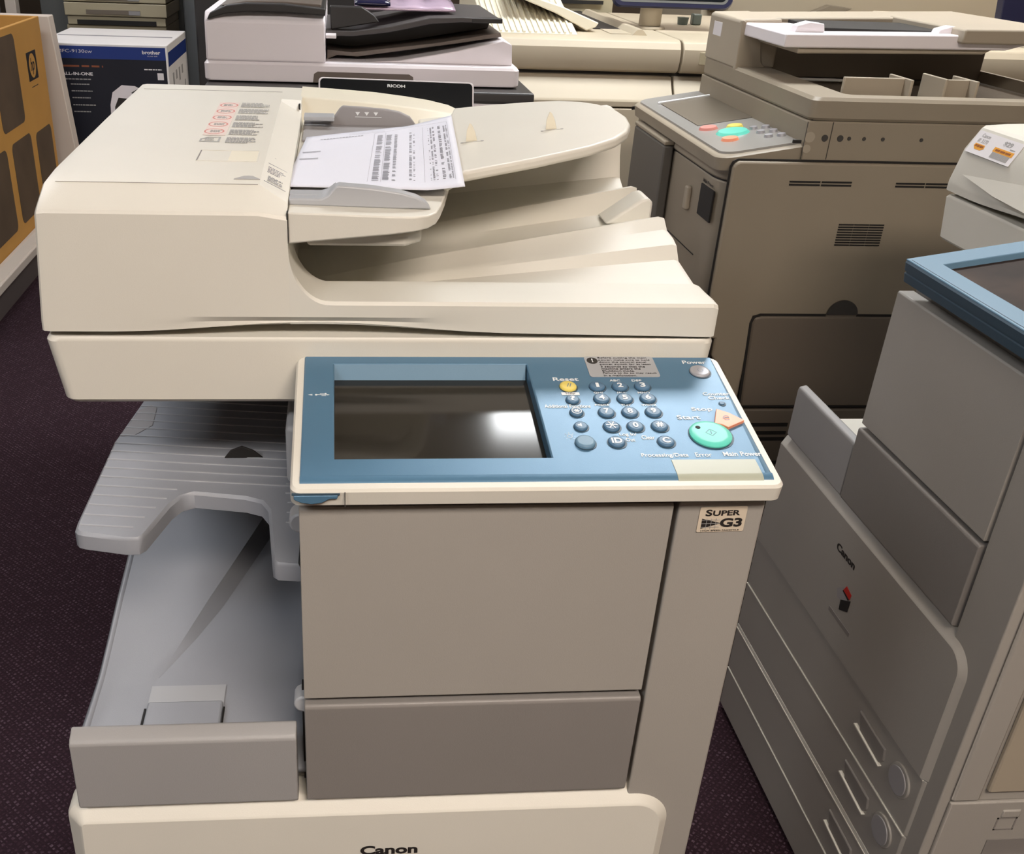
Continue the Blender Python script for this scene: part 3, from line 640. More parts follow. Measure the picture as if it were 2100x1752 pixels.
for v in (.62, .48): pq(g, .02, .13, v, v + .006); pq(g, .02, .13, v + .012, v + .018)
g.out('printed_table', 'greyprint2', pa)
ORG = Vector((0, 0, 0))

# ----- machine on the right : same family, turned to face left
ORG = Vector((-.26, .69, 0))
cr = thing('copier', 'grey copier at the right edge with big blue-framed touch screen and price sticker', 'copier', (.75, 1.46, 0), -90)
hop2 = build_copier(cr, 'side')
g = G(); g.add([(-.232, .8605, 1.051), (-.0445, .8655, 1.073), (-.0445, .8515, 1.038), (-.0445, .8620, 1.031), (-.140, .8545, 1.0415)], [(0, 1, 2, 4), (0, 4, 3), (4, 2, 3), (1, 3, 2), (0, 3, 1)]); g.out('recess_light_wedge', 'cream', hop2, ang=20)  # added wedge, sloped to catch light where the feeder has a recess
# its touch panel: wide blue frame around a screen with a painted-in brown reflection
PB = frame((-.014, .674, .9875), (1, 0, 0), (0, .172, .029))
g = G(); o2 = [[(x, y, z) for x, y in rrect(0 + i, .40 - i, 0 + i, .166, .006, 3)] for z, i in ((-.030, .004), (-.028, 0), (-.017, 0), (-.016, .0015), (-.014, .0015), (-.013, 0), (-.002, 0), (0, .002))]
i2 = lambda z: [(x, y, z) for x, y in rrect(.036, .274, .026, .156, .001, 3)]
g.loft(o2 + [i2(0), i2(-.030), o2[0]], cap=False)
p2 = g.out('control_panel', 'blue_d', cr, X=PB, ang=35)
fascia((.002, .398), (.002, .164), (.040, .27, .030, .152), .0018, -.0005, -.011, PB, p2, 'blue_fascia', 'blue2', .0012)
g = G(); g.box(.0365, .2735, .0265, .1555, -.0105, -.0065); g.out('screen', 'screen2', p2, X=PB, bev=0)
g = G(); g.box(.01, .39, .005, .0058, .0017, .0021); g.out('fascia_groove', 'blue_d', p2, X=PB)
# its lower tray
g = G(); g.prism([(.688, .616), (.686, .62), (.6868, .700), (.689, .7055), (.699, .708), (.702, .706), (.703, .616)], 'x', -.236, -.0365); g.out('tray_front', 'grey_c', cr, bev=.0035, seg=3)
g = G(); g.box(-.25, -.034, .716, 1.2, .60, .640); g.box(-.25, -.035, .90, 1.2, .640, .665); g.prism([(-.22, .74), (-.14, .74), (-.10, .80), (-.10, .90), (-.22, .90)], 'z', .640, .655); g.out('lower_tray', 'cream', cr, bev=.003)
g = G(); g.cyl((-.245, .90, .86), .022, .09, 'x', 24); g.out('tray_knob', 'guide', cr, bev=.004)
# price label on the feeder of the right machine
LX = frame((-.289 + .005, .876, 1.067), (1, 0, 0), (0, .42, .9))
LX = frame((-.250, .8680, 1.085), (1, 0, .0), (0, .016, .030))
g = G(); g.prism(rrect(0, .108, -.004, .030, .001), 'z', .0004, .0010); st = g.out('price_label', 'paperw', hop2, X=LX, label='white price label with orange patches')
g = G(); txt(g, 'Canon', .023, .0245, .020, .0055, lift=.0011, bold=.0); txt(g, 'iR 3270', .023, .0165, .024, .0058, lift=.0011, bold=.0)
txt(g, '$29', .078, .0225, .020, .008, lift=.0011, bold=.03); lines(g, .088, .103, .0165, .0185, 1, .8, lift=.0011, seed=2)
for k in range(26): bar(g, .058 + k * .0016, .0588 + k * .0016, -.001, .0075, .0011)
g.out('price_print', 'greyprint', st, X=LX)
g = G(); g.prism([(.010, .0075), (.011, .0115), (.034, .0115), (.036, .0065), (.030, .003), (.016, .003)], 'z', .0011, .0013); g.box(.056, .102, .0078, .0148, .0011, .0013); g.out('orange_patch', 'orangep', st, X=LX)
g = G(); lines(g, .013, .033, .0065, .0105, 1, .8, lift=.0014, words=3, rag=0, seed=4); lines(g, .061, .098, .0095, .0130, 1, .8, lift=.0014, words=4, rag=0, seed=5); g.out('patch_print', 'orangetx', st, X=LX)
# maker name, cube emblem and badge on the grey cover
CX = frame((.011, .6828, .551), (1, 0, 0), (0, 0, 1))
g = G(); canon_text(g, .016, 0, .058, .0125, lift=.0002); g.out('maker_name', 'black', cr, X=CX)
EX = frame((0, .6828, 0), (1, 0, 0), (0, 0, 1))
g = G(); g.prism([(.0450, .4848), (.0470, .4684), (.0688, .4796), (.0695, .4995)], 'z', .0002, .0008); g.prism([(.0453, .5029), (.0435, .5000), (.0620, .4955), (.0662, .4997)], 'z', .0002, .0006); em_ = g.out('cube_emblem', 'dark', cr, X=EX)
g = G(); g.prism([(.0511, .5133), (.0453, .5029), (.0662, .4997), (.0678, .5088)], 'z', .0004, .0009); g.out('red_face', 'red', em_, X=EX)
g = G(); g.prism([(.0273, .4934), (.0353, .4812), (.0450, .4848), (.0638, .4953), (.0453, .5029), (.0433, .5067)], 'z', .0001, .0004); g.out('grey_face', 'guide_d', em_, X=EX)
g = G(); g.box(.020, .088, .6826, .6832, .4480, .4555); g.out('model_badge', 'grey_d', cr, bev=.0003)
ORG = Vector((0, 0, 0))

# ------------------------------------------------------------------ taupe copier behind on the right
ORG = Vector((.755, 1.92, 0))
tp = thing('copier', 'large taupe copier with film-covered keypad panel, behind the right machine', 'copier', (.755, 1.92, 0))
def quarter(r0x, r0y, r, n=8): return arc(r0x, r0y, r, 180, 270, n)
body = quarter(.775 + .055, 1.925 + .075, .075, 8)
body = [(.755, 2.02)] + arc(.835, 2.00, .08, 180, 270, 8) + [(1.52, 1.92), (1.52, 2.56), (.755, 2.56)]
G().prism(body, 'z', .02, .915).out('cabinet', 'taupe', tp, bev=.003, ang=40)
G().prism([(.757, 2.02)] + arc(.837, 2.002, .08, 180, 270, 8) + [(1.52, 1.922), (1.52, 2.558), (.757, 2.558)], 'z', .912, .918).out('cabinet_seam', 'dark', tp)
up = [(.752, 2.03)] + arc(.834, 1.998, .08, 180, 270, 8) + [(.895, 1.918), (.895, 2.56), (.752, 2.56)]
G().prism(up, 'z', .918, .966).out('panel_housing', 'taupe', tp, bev=.004, ang=40)
G().box(.897, 1.52, 1.919, 2.56, .918, 1.041).out('upper_housing', 'taupe', tp, bev=.003)
# side door and lower door on the face towards the viewer
g = G(); pd = arc(.772, .956, .016, 90, 180, 5)
dd = [(.756, .44), (.756, .58), (.770, .585), (.770, .64)]
g.prism([(1.50, .65)] + [(1.50, .965), (.772, .965)] + [(.764, .961), (.760, .952), (.760, .60), (.785, .600), (.785, .56), (.82, .52), (.82, .40), (.86, .40), (.86, .65)], 'y', 1.906, 1.925)
sd = g.out('side_door', 'taupe', tp, bev=.004, seg=2)
g = G(); g.prism([(1.50, .445), (1.50, .652), (.875, .652), (.862, .648), (.858, .636), (.868, .445)], 'y', 1.902, 1.915); g.out('lower_side_door', 'taupe_d', tp, bev=.004)
g = G(); g.prism([(1.50, .441), (1.50, .657), (.872, .657), (.857, .651), (.853, .636), (.863, .441)], 'y', 1.905, 1.908); g.out('door_gap', 'dark', tp)
g = G(); g.prism([(1.503, .5)] + [(1.503, .969), (.770, .969), (.760, .964), (.756, .953), (.756, .5)], 'y', 1.915, 1.917); g.out('door_gap', 'dark', tp)
G().prism([(.862, .04), (.862, .436), (1.50, .436), (1.50, .04)], 'y', 1.905, 1.925).out('base_side_panel', 'taupe_d', tp, bev=.004)
g = G()
for z in (.395, .375, .36, .30): g.box(.90, .985, 1.903, 1.906, z, z + .008)
g.out('base_vent', 'dark', tp)
G().prism([(.800, .04), (.800, .56), (.86, .53), (.86, .04)], 'y', 1.912, 1.925).out('corner_post', 'taupe_d', tp, bev=.003)
g = G(); g.cyl((1.047, 1.906, .655), .033, -.002, 'y', 36); g.out('finger_recess', 'taupe_d', sd, bev=0)
n = 20; g = G(); g.prism([(1.047 + .033 * math.cos(math.pi * i / n), .657 + .031 * math.sin(math.pi * i / n)) for i in range(n + 1)], 'y', 1.9005, 1.9035); g.out('recess_hollow', 'darkgrey', sd)
for grp in (((.877, .939), (.942, 1.003)), ((1.094, 1.153), (1.156, 1.22))):
    g = G()
    for x0, x1 in grp:
        for z in (.9215, .9275): g.box(x0, x1, 1.9045, 1.907, z, z + .0032)
    g.out('vent', 'dark', sd)
g = G()
for k in range(9):
    for j in range(3): g.box(.997 + j * .0318, .997 + j * .0318 + .0305, 1.9045, 1.907, .803 + k * .0052, .8055 + k * .0052)
g.out('vent_grille', 'dark', sd)
g = G(); g.box(.872, .888, 1.914, 1.9185, 1.0, 1.006); g.out('usb_port', 'dark', tp)
g = G(); g.prism(rrect(.768, .792, .986, .995, .004), 'y', 1.908, 1.9195); 
g = G(); g.prism(rrect(.800, .826, .943, .951, .0038), 'y', 1.9155, 1.919); g.out('stylus_slot', 'dark', tp)
g = G()
for x, r in ((.935, .0062), (.966, .006), (.984, .0035), (1.014, .0035), (1.052, .0035), (1.13, .0035)): g.cyl((x, 1.9195, 1.010), r, -.002, 'y', 20)
g.out('screw_hole', 'darkgrey', tp)
g = G(); g.cyl((.905, 1.9192, 1.011), .010, -.0012, 'y', 24); g.cyl((.903, 1.9192, .989), .008, -.0012, 'y', 24); g.out('screw_cap', 'taupe_l', tp)
g = G(); g.box(.8945, .8955, 1.9172, 1.9182, .970, 1.04); g.box(.9455, .9463, 1.9172, 1.9188, .970, 1.04); g.out('housing_seam', 'darkgrey', tp)
# front details (face towards -x)
g = G(); g.box(.7525, .757, 1.925 + .045, 2.046, .828, .892); g.out('power_switch_window', 'dark', tp, bev=.001)
NX = frame((.7535, 2.043, .900), (0, -1, 0), (0, 0, 1)); g = G(); txt(g, 'Main Power', .035, 0, .062, .007, lift=.0, bold=.02); g.out('power_label', 'black', tp, X=NX)
g = G(); g.box(.744, .756, 2.10, 2.12, .82, .87); g.out('door_pull', 'taupe_l', tp, bev=.004)
g = G(); g.box(.7535, .7545, 2.03, 2.56, .742, .744); g.out('front_seam', 'dark', tp)
g = G(); g.box(.728, .752, 2.25, 2.50, .10, .925); g.out('paper_deck', 'slab', tp, bev=.004, label='dark taupe side panel')
g = G(); g.box(.728, .752, 2.25, 2.50, .926, .936); g.out('deck_rim', 'taupe', tp, bev=.003)
# operation panel
PT = frame((.745, 2.57, .980), (0, -1, 0), (1, 0, .22))
PT = frame((.735, 2.58, .9675), (0, -1, 0), (1, 0, .17))
op = G().loft([[(x, y, z) for x, y in rrect(0 + i, .655 - i, 0 + i, .245 - i, .035, 6)] for z, i in ((-.028, .0), (-.004, 0), (0, .006))]).out('operation_panel', 'taupe', tp, X=PT, ang=35)
G().loft([[(x, y, z) for x, y in rrect(.012 + i, .643 - i, .012 + i, .235 - i, .03, 6)] for z, i in ((-.001, 0), (.004, .001))]).out('protective_film', 'film', op, X=PT, ang=30, label='shiny clear film over the keypad')
g = G(); g.box(.10, .385, .045, .195, .004, .0055); g.out('screen', mat('dim_screen', (96, 88, 76), .35), op, X=PT, bev=.001)
g = G(); g.box(.095, .102, .04, .2, .004, .009); g.box(.095, .39, .195, .202, .004, .009); g.out('screen_rim', 'white', op, X=PT, bev=.001)
def tk(u, v, r, mt, nm='button', par=op, n=16):
    g = G(); g.cyl((u, v, .004), r, .005, 'z', n, r * .85); g.out(nm, mt, par, X=PT)
tk(.49, .085, .034, 'teal', 'start_button', n=28); tk(.445, .105, .018, 'yellow'); tk(.425, .055, .02, 'redprint'); tk(.545, .06, .018, 'orange', 'stop_button')
for i in range(4):
    for j in range(3): tk(.485 + j * .042 + i * .006, .13 + i * .024, .009, 'silver')
g = G(); g.box(-.001, .0, .0, .02, -.02, -.012); g.out('panel_slot', 'dark', op, X=PT)
# scanner lid / document feeder
lid = [(.897, 1.918)]
def lidsec(z, i): return [(x, y, z) for x, y in rrect(.897 + i, 1.52, 1.917 + i, 2.56, .015, 3)]
inl = lambda z, i=0: [(x, y, z) for x, y in rrect(.985 - i, 1.508, 1.968 - i, 2.40, .02, 3)]
G().loft([lidsec(1.042, .004), lidsec(1.047, 0), lidsec(1.078, 0), lidsec(1.084, .006), inl(1.084, .004), inl(1.080), inl(1.056), lidsec(1.052, .010), lidsec(1.042, .004)], cap=False).out('scanner_lid', 'taupe', tp, ang=35)
g = G(); g.box(.907, 1.510, 1.928, 2.550, 1.050, 1.060); g.out('output_floor', 'taupe_d', tp)
g = G(); g.box(.904, 1.515, 1.924, 2.555, 1.0405, 1.043); g.out('lid_gap', 'dark', tp)
G().prism([(.897, 1.080), (.897, 1.178), (.905, 1.183), (.990, 1.186), (.990, 1.083)], 'y', 2.352, 2.56).out('feeder_wall', 'taupe_l', tp, bev=.004)
g = G(); g.prism([(.8965, 1.078), (.8965, 1.18), (.90, 1.182), (.945, 1.150), (.955, 1.095), (.97, 1.08)], 'y', 2.345, 2.36); g.out('feeder_cheek', 'taupe_l', tp, bev=.003)
G().prism([(.90, 1.182), (1.5, 1.200), (1.5, 1.17), (.90, 1.16)], 'y', 2.40, 2.56).out('feeder_top', 'taupe_l', tp, bev=.004)
G().box(.992, 1.506, 2.385, 2.56, 1.061, 1.17).out('feeder_back', 'taupe_d', tp, bev=.002)
G().prism([(1.27, 1.196), (1.50, 1.200), (1.50, 1.17), (1.27, 1.168)], 'y', 2.10, 2.42).out('feeder_end', 'taupe_l', tp, bev=.004)
G().loft([[(x, y, z) for x, y in ((.855, 2.34), (.858, 2.18), (.90, 2.13), (1.46, 2.13), (1.46, 2.34))] for z in (1.150, 1.178)]).out('input_tray', 'cream', tp, bev=.003) if False else None
G().prism([(.905, 1.150), (.905, 1.176), (1.44, 1.186), (1.44, 1.172), (1.38, 1.156)], 'y', 2.12, 2.36).out('input_tray', 'rwhite', tp, bev=.003)
G().prism([(.94, 1.138), (.94, 1.15), (1.36, 1.157), (1.34, 1.146)], 'y', 2.13, 2.36).out('input_tray_underside', 'taupe_l', tp, bev=.003)
g = G(); g.box(1.01, 1.30, 2.18, 2.37, 1.176, 1.1845); g.out('tray_shadow_recess', 'dark', tp, bev=.001)
for x in (.965, 1.27):
    G().prism([(x - .03, 1.174), (x - .025, 1.190), (x + .0, 1.197), (x + .03, 1.194), (x + .034, 1.178)], 'y', 2.15, 2.18).out('width_guide', 'rwhite', tp, bev=.002)
for x0, y in ((1.0, 2.09),):
    pass
for x, z, xp in ((1.121, 1.111, .995), (1.191, 1.114, None), (1.256, 1.111, 1.194)):
    g = G(); g.box(x - .003, x + .003, 1.985, 2.075, 1.060, z)
    if xp: g.box(xp, x - .003, 2.01, 2.02, 1.060, z - .001)
    g.out('output_divider', 'taupe_l', tp, bev=.0015)
g = G(); g.box(.897 - .0006, .897 + .002, 2.47, 2.525, 1.135, 1.165); g.out('white_label', 'paperw', tp, bev=.0003)
ORG = Vector((0, 0, 0))

# ------------------------------------------------------------------ white machine with display, behind the middle copier
ORG = Vector((-.26, 2.05, 0))
rc = thing('copier', 'white and black copier with tilted display screen, directly behind the middle copier', 'copier', (-.26, 2.05, 0))
G().box(-.24, .366, 2.0, 2.62, .02, 1.03).out('cabinet', 'rwhite', rc, bev=.006)
G().box(-.25, .376, 2.0, 2.62, 1.032, 1.045).out('scanner_base', 'rwhite', rc, bev=.003)
G().prism([(2.0, 1.045), (1.998, 1.05), (2.0, 1.066), (2.62, 1.066), (2.62, 1.045)], 'x', -.25, .378).out('black_band', 'rblack', rc, bev=.004)
g = G(); g.loft([[(x, y, z) for x, y in rrect(-.253 + i, .355 - i, 2.05 + i, 2.60, .012, 3)] for z, i in ((1.069, .002), (1.072, 0), (1.099, 0), (1.104, .004))]); g.out('platen_cover', 'rwhite', rc, ang=35)
g = G(); g.prism([(-.047, 1.0695), (-.045, 1.085), (-.038, 1.0895), (.138, 1.0885), (.146, 1.084), (.148, 1.0695)], 'y', 2.0485, 2.052); g.out('grip_recess', 'rbrown', rc)
# feeder block with two-tone front
g = G(); g.prism([(2.052, 1.104), (2.055, 1.142), (2.058, 1.175), (2.075, 1.190), (2.56, 1.190), (2.56, 1.104)], 'x', -.248, -.0225); fb = g.out('document_feeder', 'rwhite', rc, bev=.004)
g = G()
pr = [(-.242, 1.176), (-.236, 1.188), (-.205, 1.201), (-.17, 1.2055), (-.10, 1.206), (-.022, 1.200), (-.022, 1.188), (-.10, 1.192), (-.17, 1.191), (-.21, 1.186)]
g.prism(pr, 'y', 2.05, 2.56); g.out('black_cover_edge', 'rblack', fb, bev=.002)
g = G(); g.prism([(-.22, 1.199), (-.17, 1.2075), (-.10, 1.209), (-.03, 1.206), (-.03, 1.198), (-.20, 1.195)], 'y', 2.08, 2.52); g.out('feeder_lid', 'rbrown', fb, bev=.002)
# white wedge block and smoked trays
g = G(); g.prism([(.055, 1.104), (.345, 1.104), (.342, 1.143), (.325, 1.150), (.23, 1.128), (.12, 1.108)], 'y', 2.09, 2.40); g.out('output_block', 'rwhite', rc, bev=.003)
g = G(); g.prism([(-.02, 1.104), (.0, 1.112), (.04, 1.110), (.24, 1.140), (.325, 1.154), (.322, 1.162), (.20, 1.140), (.03, 1.118), (-.02, 1.122)], 'y', 2.12, 2.40); g.out('output_tray', 'rbrown', rc, bev=.001)
g = G(); g.prism([(-.022, 1.108), (.08, 1.120), (.20, 1.142), (.31, 1.160), (.318, 1.187), (.20, 1.182), (.06, 1.158), (-.022, 1.150)], 'y', 2.22, 2.40); g.out('tray_wall', 'rblack2', rc, bev=.001)
g = G(); g.prism([(-.022, 1.149), (.03, 1.149), (.10, 1.158), (.18, 1.175), (.24, 1.180), (.320, 1.180), (.3205, 1.187), (.24, 1.189), (.18, 1.186), (.10, 1.168), (.03, 1.158), (-.022, 1.158)], 'y', 2.10, 2.45); g.out('input_tray', 'rblack2', rc, bev=.0015, ang=20)
g = G(); g.prism([(.262, 1.1795), (.3215, 1.180), (.3215, 1.1885), (.262, 1.188)], 'y', 2.098, 2.12); g.out('tray_tip', 'rblack', rc, bev=.001)
g = G(); g.prism([(-.012, 1.158), (-.014, 1.200), (.048, 1.200), (.072, 1.186), (.082, 1.174)], 'y', 2.12, 2.15); g.out('side_guide', 'rblack', rc, bev=.002)
g = G(); g.box(-.022, -.002, 2.06, 2.10, 1.148, 1.154); g.out('feeder_tab', 'rwhite', rc, bev=.001)
# display
DT = frame((-.032, 1.905, 1.0945), (1, 0, -.012), (0, -.5, -.86))
DT = frame((-.034, 1.862, 1.005), (1, 0, -.012), (0, .42, .90))
G().loft([[(x, y, z) for x, y in rrect(0 + i, .281 - i, 0 + i, .105 - i, .008, 4)] for z, i in ((-.02, .002), (-.002, 0), (0, .001))]).out('display_frame', 'rwhite', rc, X=DT, ang=35)
g = G(); g.prism(rrect(.003, .278, .003, .102, .007), 'z', -.001, .001); dg = g.out('display_glass', 'glass', rc, X=DT)
g = G(); txt(g, 'RICOH', .1395, .0930, .032, .0052, lift=.0012, bold=.03); g.out('maker_name', 'white', dg, X=DT)
g = G(); g.box(.0, .0, 0, 0, 0, 0)
g = G(); g.prism([(1.87, .90), (1.90, 1.00), (2.05, 1.05), (2.05, .90)], 'x', .05, .18); g.out('display_arm', 'rwhite', rc, bev=.003)
ORG = Vector((0, 0, 0))
# bags of supplies lying in the trays of the white machine
tb = thing('plastic_pouch', 'shiny dark blue and lilac plastic pouch lying on the tray of the white copier', 'pouch', (.14, 2.25, 1.19))
ORG = Vector((.14, 2.25, 1.19))
rows = []
for j in range(9):
    r = []
    for i in range(19):
        x = .035 + .20 * i / 18; y = 2.16 + .2 * j / 8; e = math.sin(math.pi * j / 8)
        r.append((x, y, 1.192 + .001 * i / 18 + e * (.010 + .004 * math.sin(i * 1.3)) + .008 * (j / 8)))
    rows.append(r)
o = G().grid(rows).out('pouch_body', 'foil', tb, ang=80); s_ = o.modifiers.new('s', 'SOLIDIFY'); s_.thickness = .004; s_.offset = 1
rows = [[(.035 + .07 * i / 6, 2.155 + .10 * j / 5, 1.201 + .006 * math.sin(math.pi * j / 5) + .009 * (j / 8)) for i in range(7)] for j in range(6)]
o = G().grid(rows).out('pouch_print', 'pouch', tb, ang=80); s_ = o.modifiers.new('s', 'SOLIDIFY'); s_.thickness = .004; s_.offset = 1
ORG = Vector((0, 0, 0))

# ------------------------------------------------------------------ long cream production machine at the back
ORG = Vector((.42, 3.0, 0))
pm = thing('production_printer', 'long cream production printer standing behind the white and taupe copiers', 'printer', (.42, 3.0, 0))
for (x0, x1) in ((.30, .975), (.982, 2.05)):
    G().prism([(3.0, .985), (2.985, .992), (2.978, 1.02), (2.980, 1.05), (2.992, 1.068), (3.01, 1.074), (3.9, 1.074), (3.9, .985)], 'x', x0, x1).out('upper_body', 'peach', pm, bev=.003, ang=25)
for (x0, x1) in ((.30, .962), (.968, 2.05)):
    G().prism([(3.0, .975), (2.985, .955), (2.955, .918), (2.952, .910), (2.952, .8955), (3.8, .8955), (3.8, .975)], 'x', x0, x1).out('middle_cover', 'peach', pm, bev=.002, ang=20)
G().box(.31, 2.04, 3.02, 3.85, .05, .985).out('chassis', 'darkgrey', pm, bev=0)
fd = G().box(.30, 2.05, 2.952, 3.1, .04, .8915).out('front_door', 'peach', pm, bev=.003)
g = G(); g.box(.866, .925, 2.9505, 2.9525, .762, .862); g.out('door_handle_rim', 'beigeold', fd, bev=.001)
g = G(); g.box(.876, .925, 2.9495, 2.951, .770, .850); g.out('door_handle', 'partition', fd, bev=.001)
g = G(); g.box(1.03, 1.07, 2.977, 2.979, 1.012, 1.045); g.out('side_latch', 'beigeold', pm, bev=.001)
# things on its top : ribbed tray, slanted cover, monitor on pedestal
g = G(); g.prism([(3.06, 1.0745), (3.38, 1.155), (3.75, 1.155), (3.75, 1.0745)], 'x', .42, .69); rt = g.out('exit_tray', 'cream_y', pm, bev=.002)
for k in range(15):
    x = .43 + k * .017; G().prism([(3.065, 1.0765), (3.065, 1.081), (3.375, 1.159), (3.375, 1.154)], 'x', x, x + .006).out('tray_rib', 'cream_y', rt)
g = G(); g.prism([(.50, 1.17), (.52, 1.178), (.66, 1.14), (.77, 1.100), (.762, 1.088), (.735, 1.078), (.64, 1.122)], 'y', 3.15, 3.45); g.out('slanted_cover', 'cream_y', pm, bev=.003)
g = G(); g.box(.80, .90, 3.12, 3.7, 1.0745, 1.076); g.prism([(.86, 1.074), (.875, 1.090), (.89, 1.090), (.905, 1.074)], 'y', 3.10, 3.8); g.out('top_rail', 'peach', pm, bev=.001)
G().box(.78, .88, 3.25, 3.9, 1.0745, 1.0765).out('top_opening', 'dark', pm, bev=0)
G().box(.62, 1.0, 3.91, 4.4, .0, 1.13).out('rear_unit', 'beigeold', pm, bev=.003)
G().box(.75, .96, 3.895, 3.902, 1.10, 1.112).out('rear_slot', 'dark', pm, bev=0)
ORG = Vector((.97, 3.32, 1.074))
mn = thing('monitor', 'dark blue framed monitor on cream pedestal, on the long cream printer', 'monitor', (.97, 3.32, 1.074))
g = G(); g.cyl((.975, 3.33, 1.074), .05, .008, 'z', 32, .046); g.cyl((.975, 3.33, 1.082), .034, .065, 'z', 32); g.out('pedestal', 'peach', mn, bev=.002)
MX = frame((1.02, 3.26, 1.138), (1, 0, .0), (0, .15, 1))
G().loft([[(x, y, z) for x, y in rrect(-.19 + i, .19 - i, 0 + i, .30 - i, .03, 5)] for z, i in ((-.045, .01), (-.01, 0), (0, .004))]).out('bezel', mat('dark_blue_bezel', (36, 38, 64), .35), mn, X=MX, ang=35)
g = G(); g.prism(rrect(-.165, .165, .022, .278, .015), 'z', -.001, .0012); g.out('screen', 'glass', mn, X=MX)
g = G(); g.prism(rrect(-.172, .172, .015, .285, .018), 'z', -.001, .0006); g.out('screen_rim', 'partition', mn, X=MX)
ORG = Vector((1.15, 3.5, 1.074))
cu = thing('glass_cup', 'small grey-green glass cup standing beside the monitor pedestal', 'cup', (1.15, 3.5, 1.074))
g = G(); g.cyl((1.135, 3.5, 1.0745), .016, .022, 'z', 24, .019); g.out('cup', 'tgreen', cu)
ORG = Vector((1.19, 3.5, 1.074))
g = G(); g.box(1.165, 1.195, 3.49, 3.52, 1.0745, 1.108); tag(g.out('small_bottle', 'tgreen', None, bev=.004), 'small grey-green square bottle right of the glass cup', 'bottle').location = (1.19, 3.5, 1.074)
# further machines at the top right
ORG = Vector((2.2, 4.3, 0))
fm = thing('printer', 'pale cream machine in the far background behind the taupe copier', 'printer', (2.2, 4.3, 0))
G().box(1.50, 3.0, 4.4, 5.2, .02, 1.30).out('cabinet', 'peach', fm, bev=.008)
G().prism([(1.52, 1.06), (1.60, 1.065), (1.58, 1.12), (1.50, 1.12)], 'y', 4.36, 4.4).out('side_cover', 'beigeold', fm, bev=.003)
G().prism([(1.92, 1.055), (2.05, 1.055), (2.12, 1.085), (2.02, 1.095)], 'y', 4.35, 4.39).out('handle', 'taupe', fm, bev=.003)
ORG = Vector((2.6, 3.9, 0))
fn = thing('printer', 'yellowish cream machine with dark blue bracket at the top right corner', 'printer', (2.6, 3.9, 0))
G().box(2.08, 3.2, 3.62, 4.2, .02, 1.05).out('cabinet', 'cream_y', fn, bev=.008)
G().box(2.12, 2.4, 3.7, 4.2, 1.05, 1.09).out('top_unit', 'cream_y', fn, bev=.01)
G().prism([(2.30, 1.05), (2.37, 1.05), (2.39, 1.12), (2.62, 1.13), (2.62, 1.22), (2.28, 1.22)], 'y', 3.60, 3.64).out('bracket', mat('navy_plastic', (34, 34, 62), .5), fn, bev=.003)
ORG = Vector((0, 0, 0))

# ------------------------------------------------------------------ left side : shelf unit, cartons, board
ORG = Vector((-1.24, 3.0, 0))
sh = thing('display_shelf', 'low white steel display shelf with grey kick plate, along the left aisle', 'shelf', (-1.24, 3.0, 0))
G().box(-2.1, -1.235, 2.2, 4.97, .0, .105).out('kick_plate', 'kick', sh, bev=0)
G().box(-2.1, -1.205, 2.2, 4.97, .108, .142).out('base_deck', 'shelf', sh, bev=.004)
G().prism([(-1.25, .142), (-1.215, .142), (-1.235, .168), (-1.25, .168)], 'y', 2.2, 4.97).out('price_rail', 'shelf', sh, bev=.001)
ORG = Vector((-1.2, 3.95, .142))
hb = thing('cardboard_box', 'big brown cardboard carton printed with dark panels on the left shelf', 'box', (-1.2, 3.95, .142))
x0 = -1.255
F_ = frame((x0, 3.25, .17), (0, 1, 0), (0, 0, 1))   # u along +y, v up, normal +x
g = G(); zb0, zt0, ya, yb_ = .142, .932, 3.25, 4.70
g.box(-1.27, -1.255, ya, yb_, zb0, zt0); g.box(-1.95, -1.935, ya, yb_, zb0, zt0); g.box(-1.935, -1.27, ya, ya + .015, zb0, zt0); g.box(-1.935, -1.27, yb_ - .015, yb_, zb0, zt0); g.box(-1.935, -1.27, ya, yb_, zb0, zb0 + .01)
car = g.out('carton', 'cardboard', hb, bev=.003)
g = G(); g.box(-1.935, -1.27, ya + .015, yb_ - .015, .84, .85); g.out('carton_inside', 'cardin', hb, bev=0)
g = G()
def hp(y0, y1, z0, z1, r=.03): g.prism([(a - 3.25, b - .17) for a, b in rrect(y0, y1, z0, z1, r)], 'z', .0004, .0012)
hp(4.00, 4.30, .575, .905); hp(4.07, 4.34, .215, .525); hp(3.68, 4.00, .215, .525); hp(4.41, 4.655, .215, .505)
hp(3.62, 3.94, .575, .905); hp(3.30, 3.62, .215, .525)
g.out('printed_panels', 'carddark', hb, X=F_)
g = G(); g.prism([(1.185, .535), (1.255, .535), (1.325, .535), (1.325, .645), (1.185, .645)], 'z', .0004, .001)
g.out('logo_square', 'black', hb, X=F_)
g = G(); g.cyl((1.255, .590, .001), .047, .0006, 'z', 28); g.out('logo_disc', 'cardboard', hb, X=F_)
g = G(); txt(g, 'hp', 1.255, .588, .055, .065, lift=.0018, bold=.02, italic=.25); g.out('logo_letters', 'black', hb, X=F_)
g = G(); lines(g, 1.21, 1.31, .505, .515, 1, .4, words=8, seed=3); g.out('small_print', 'carddark', hb, X=F_)
ORG = Vector((-1.25, 4.85, .142))
g = G(); g.prism([(-1.255, .145), (-1.175, .145), (-1.235, .925), (-1.60, .925), (-1.60, .145)], 'y', 4.78, 4.86)
wb = tag(g.out('white_board', 'board', None, bev=.004), 'white foam board standing upright behind the brown carton', 'board'); wb.location = (-1.25, 4.85, .142)
ORG = Vector((-.99, 5.0, 0))
x0, x1, y0, y1, z0, z1 = -1.36, -.78, 5.0, 5.65, .30, .795
bb = thing('printer_carton', 'white and navy printer carton with blue band, standing behind the middle copier on the left', 'box', (-.99, 5.0, .30))
ORG = Vector((-.99, 5.0, .30))
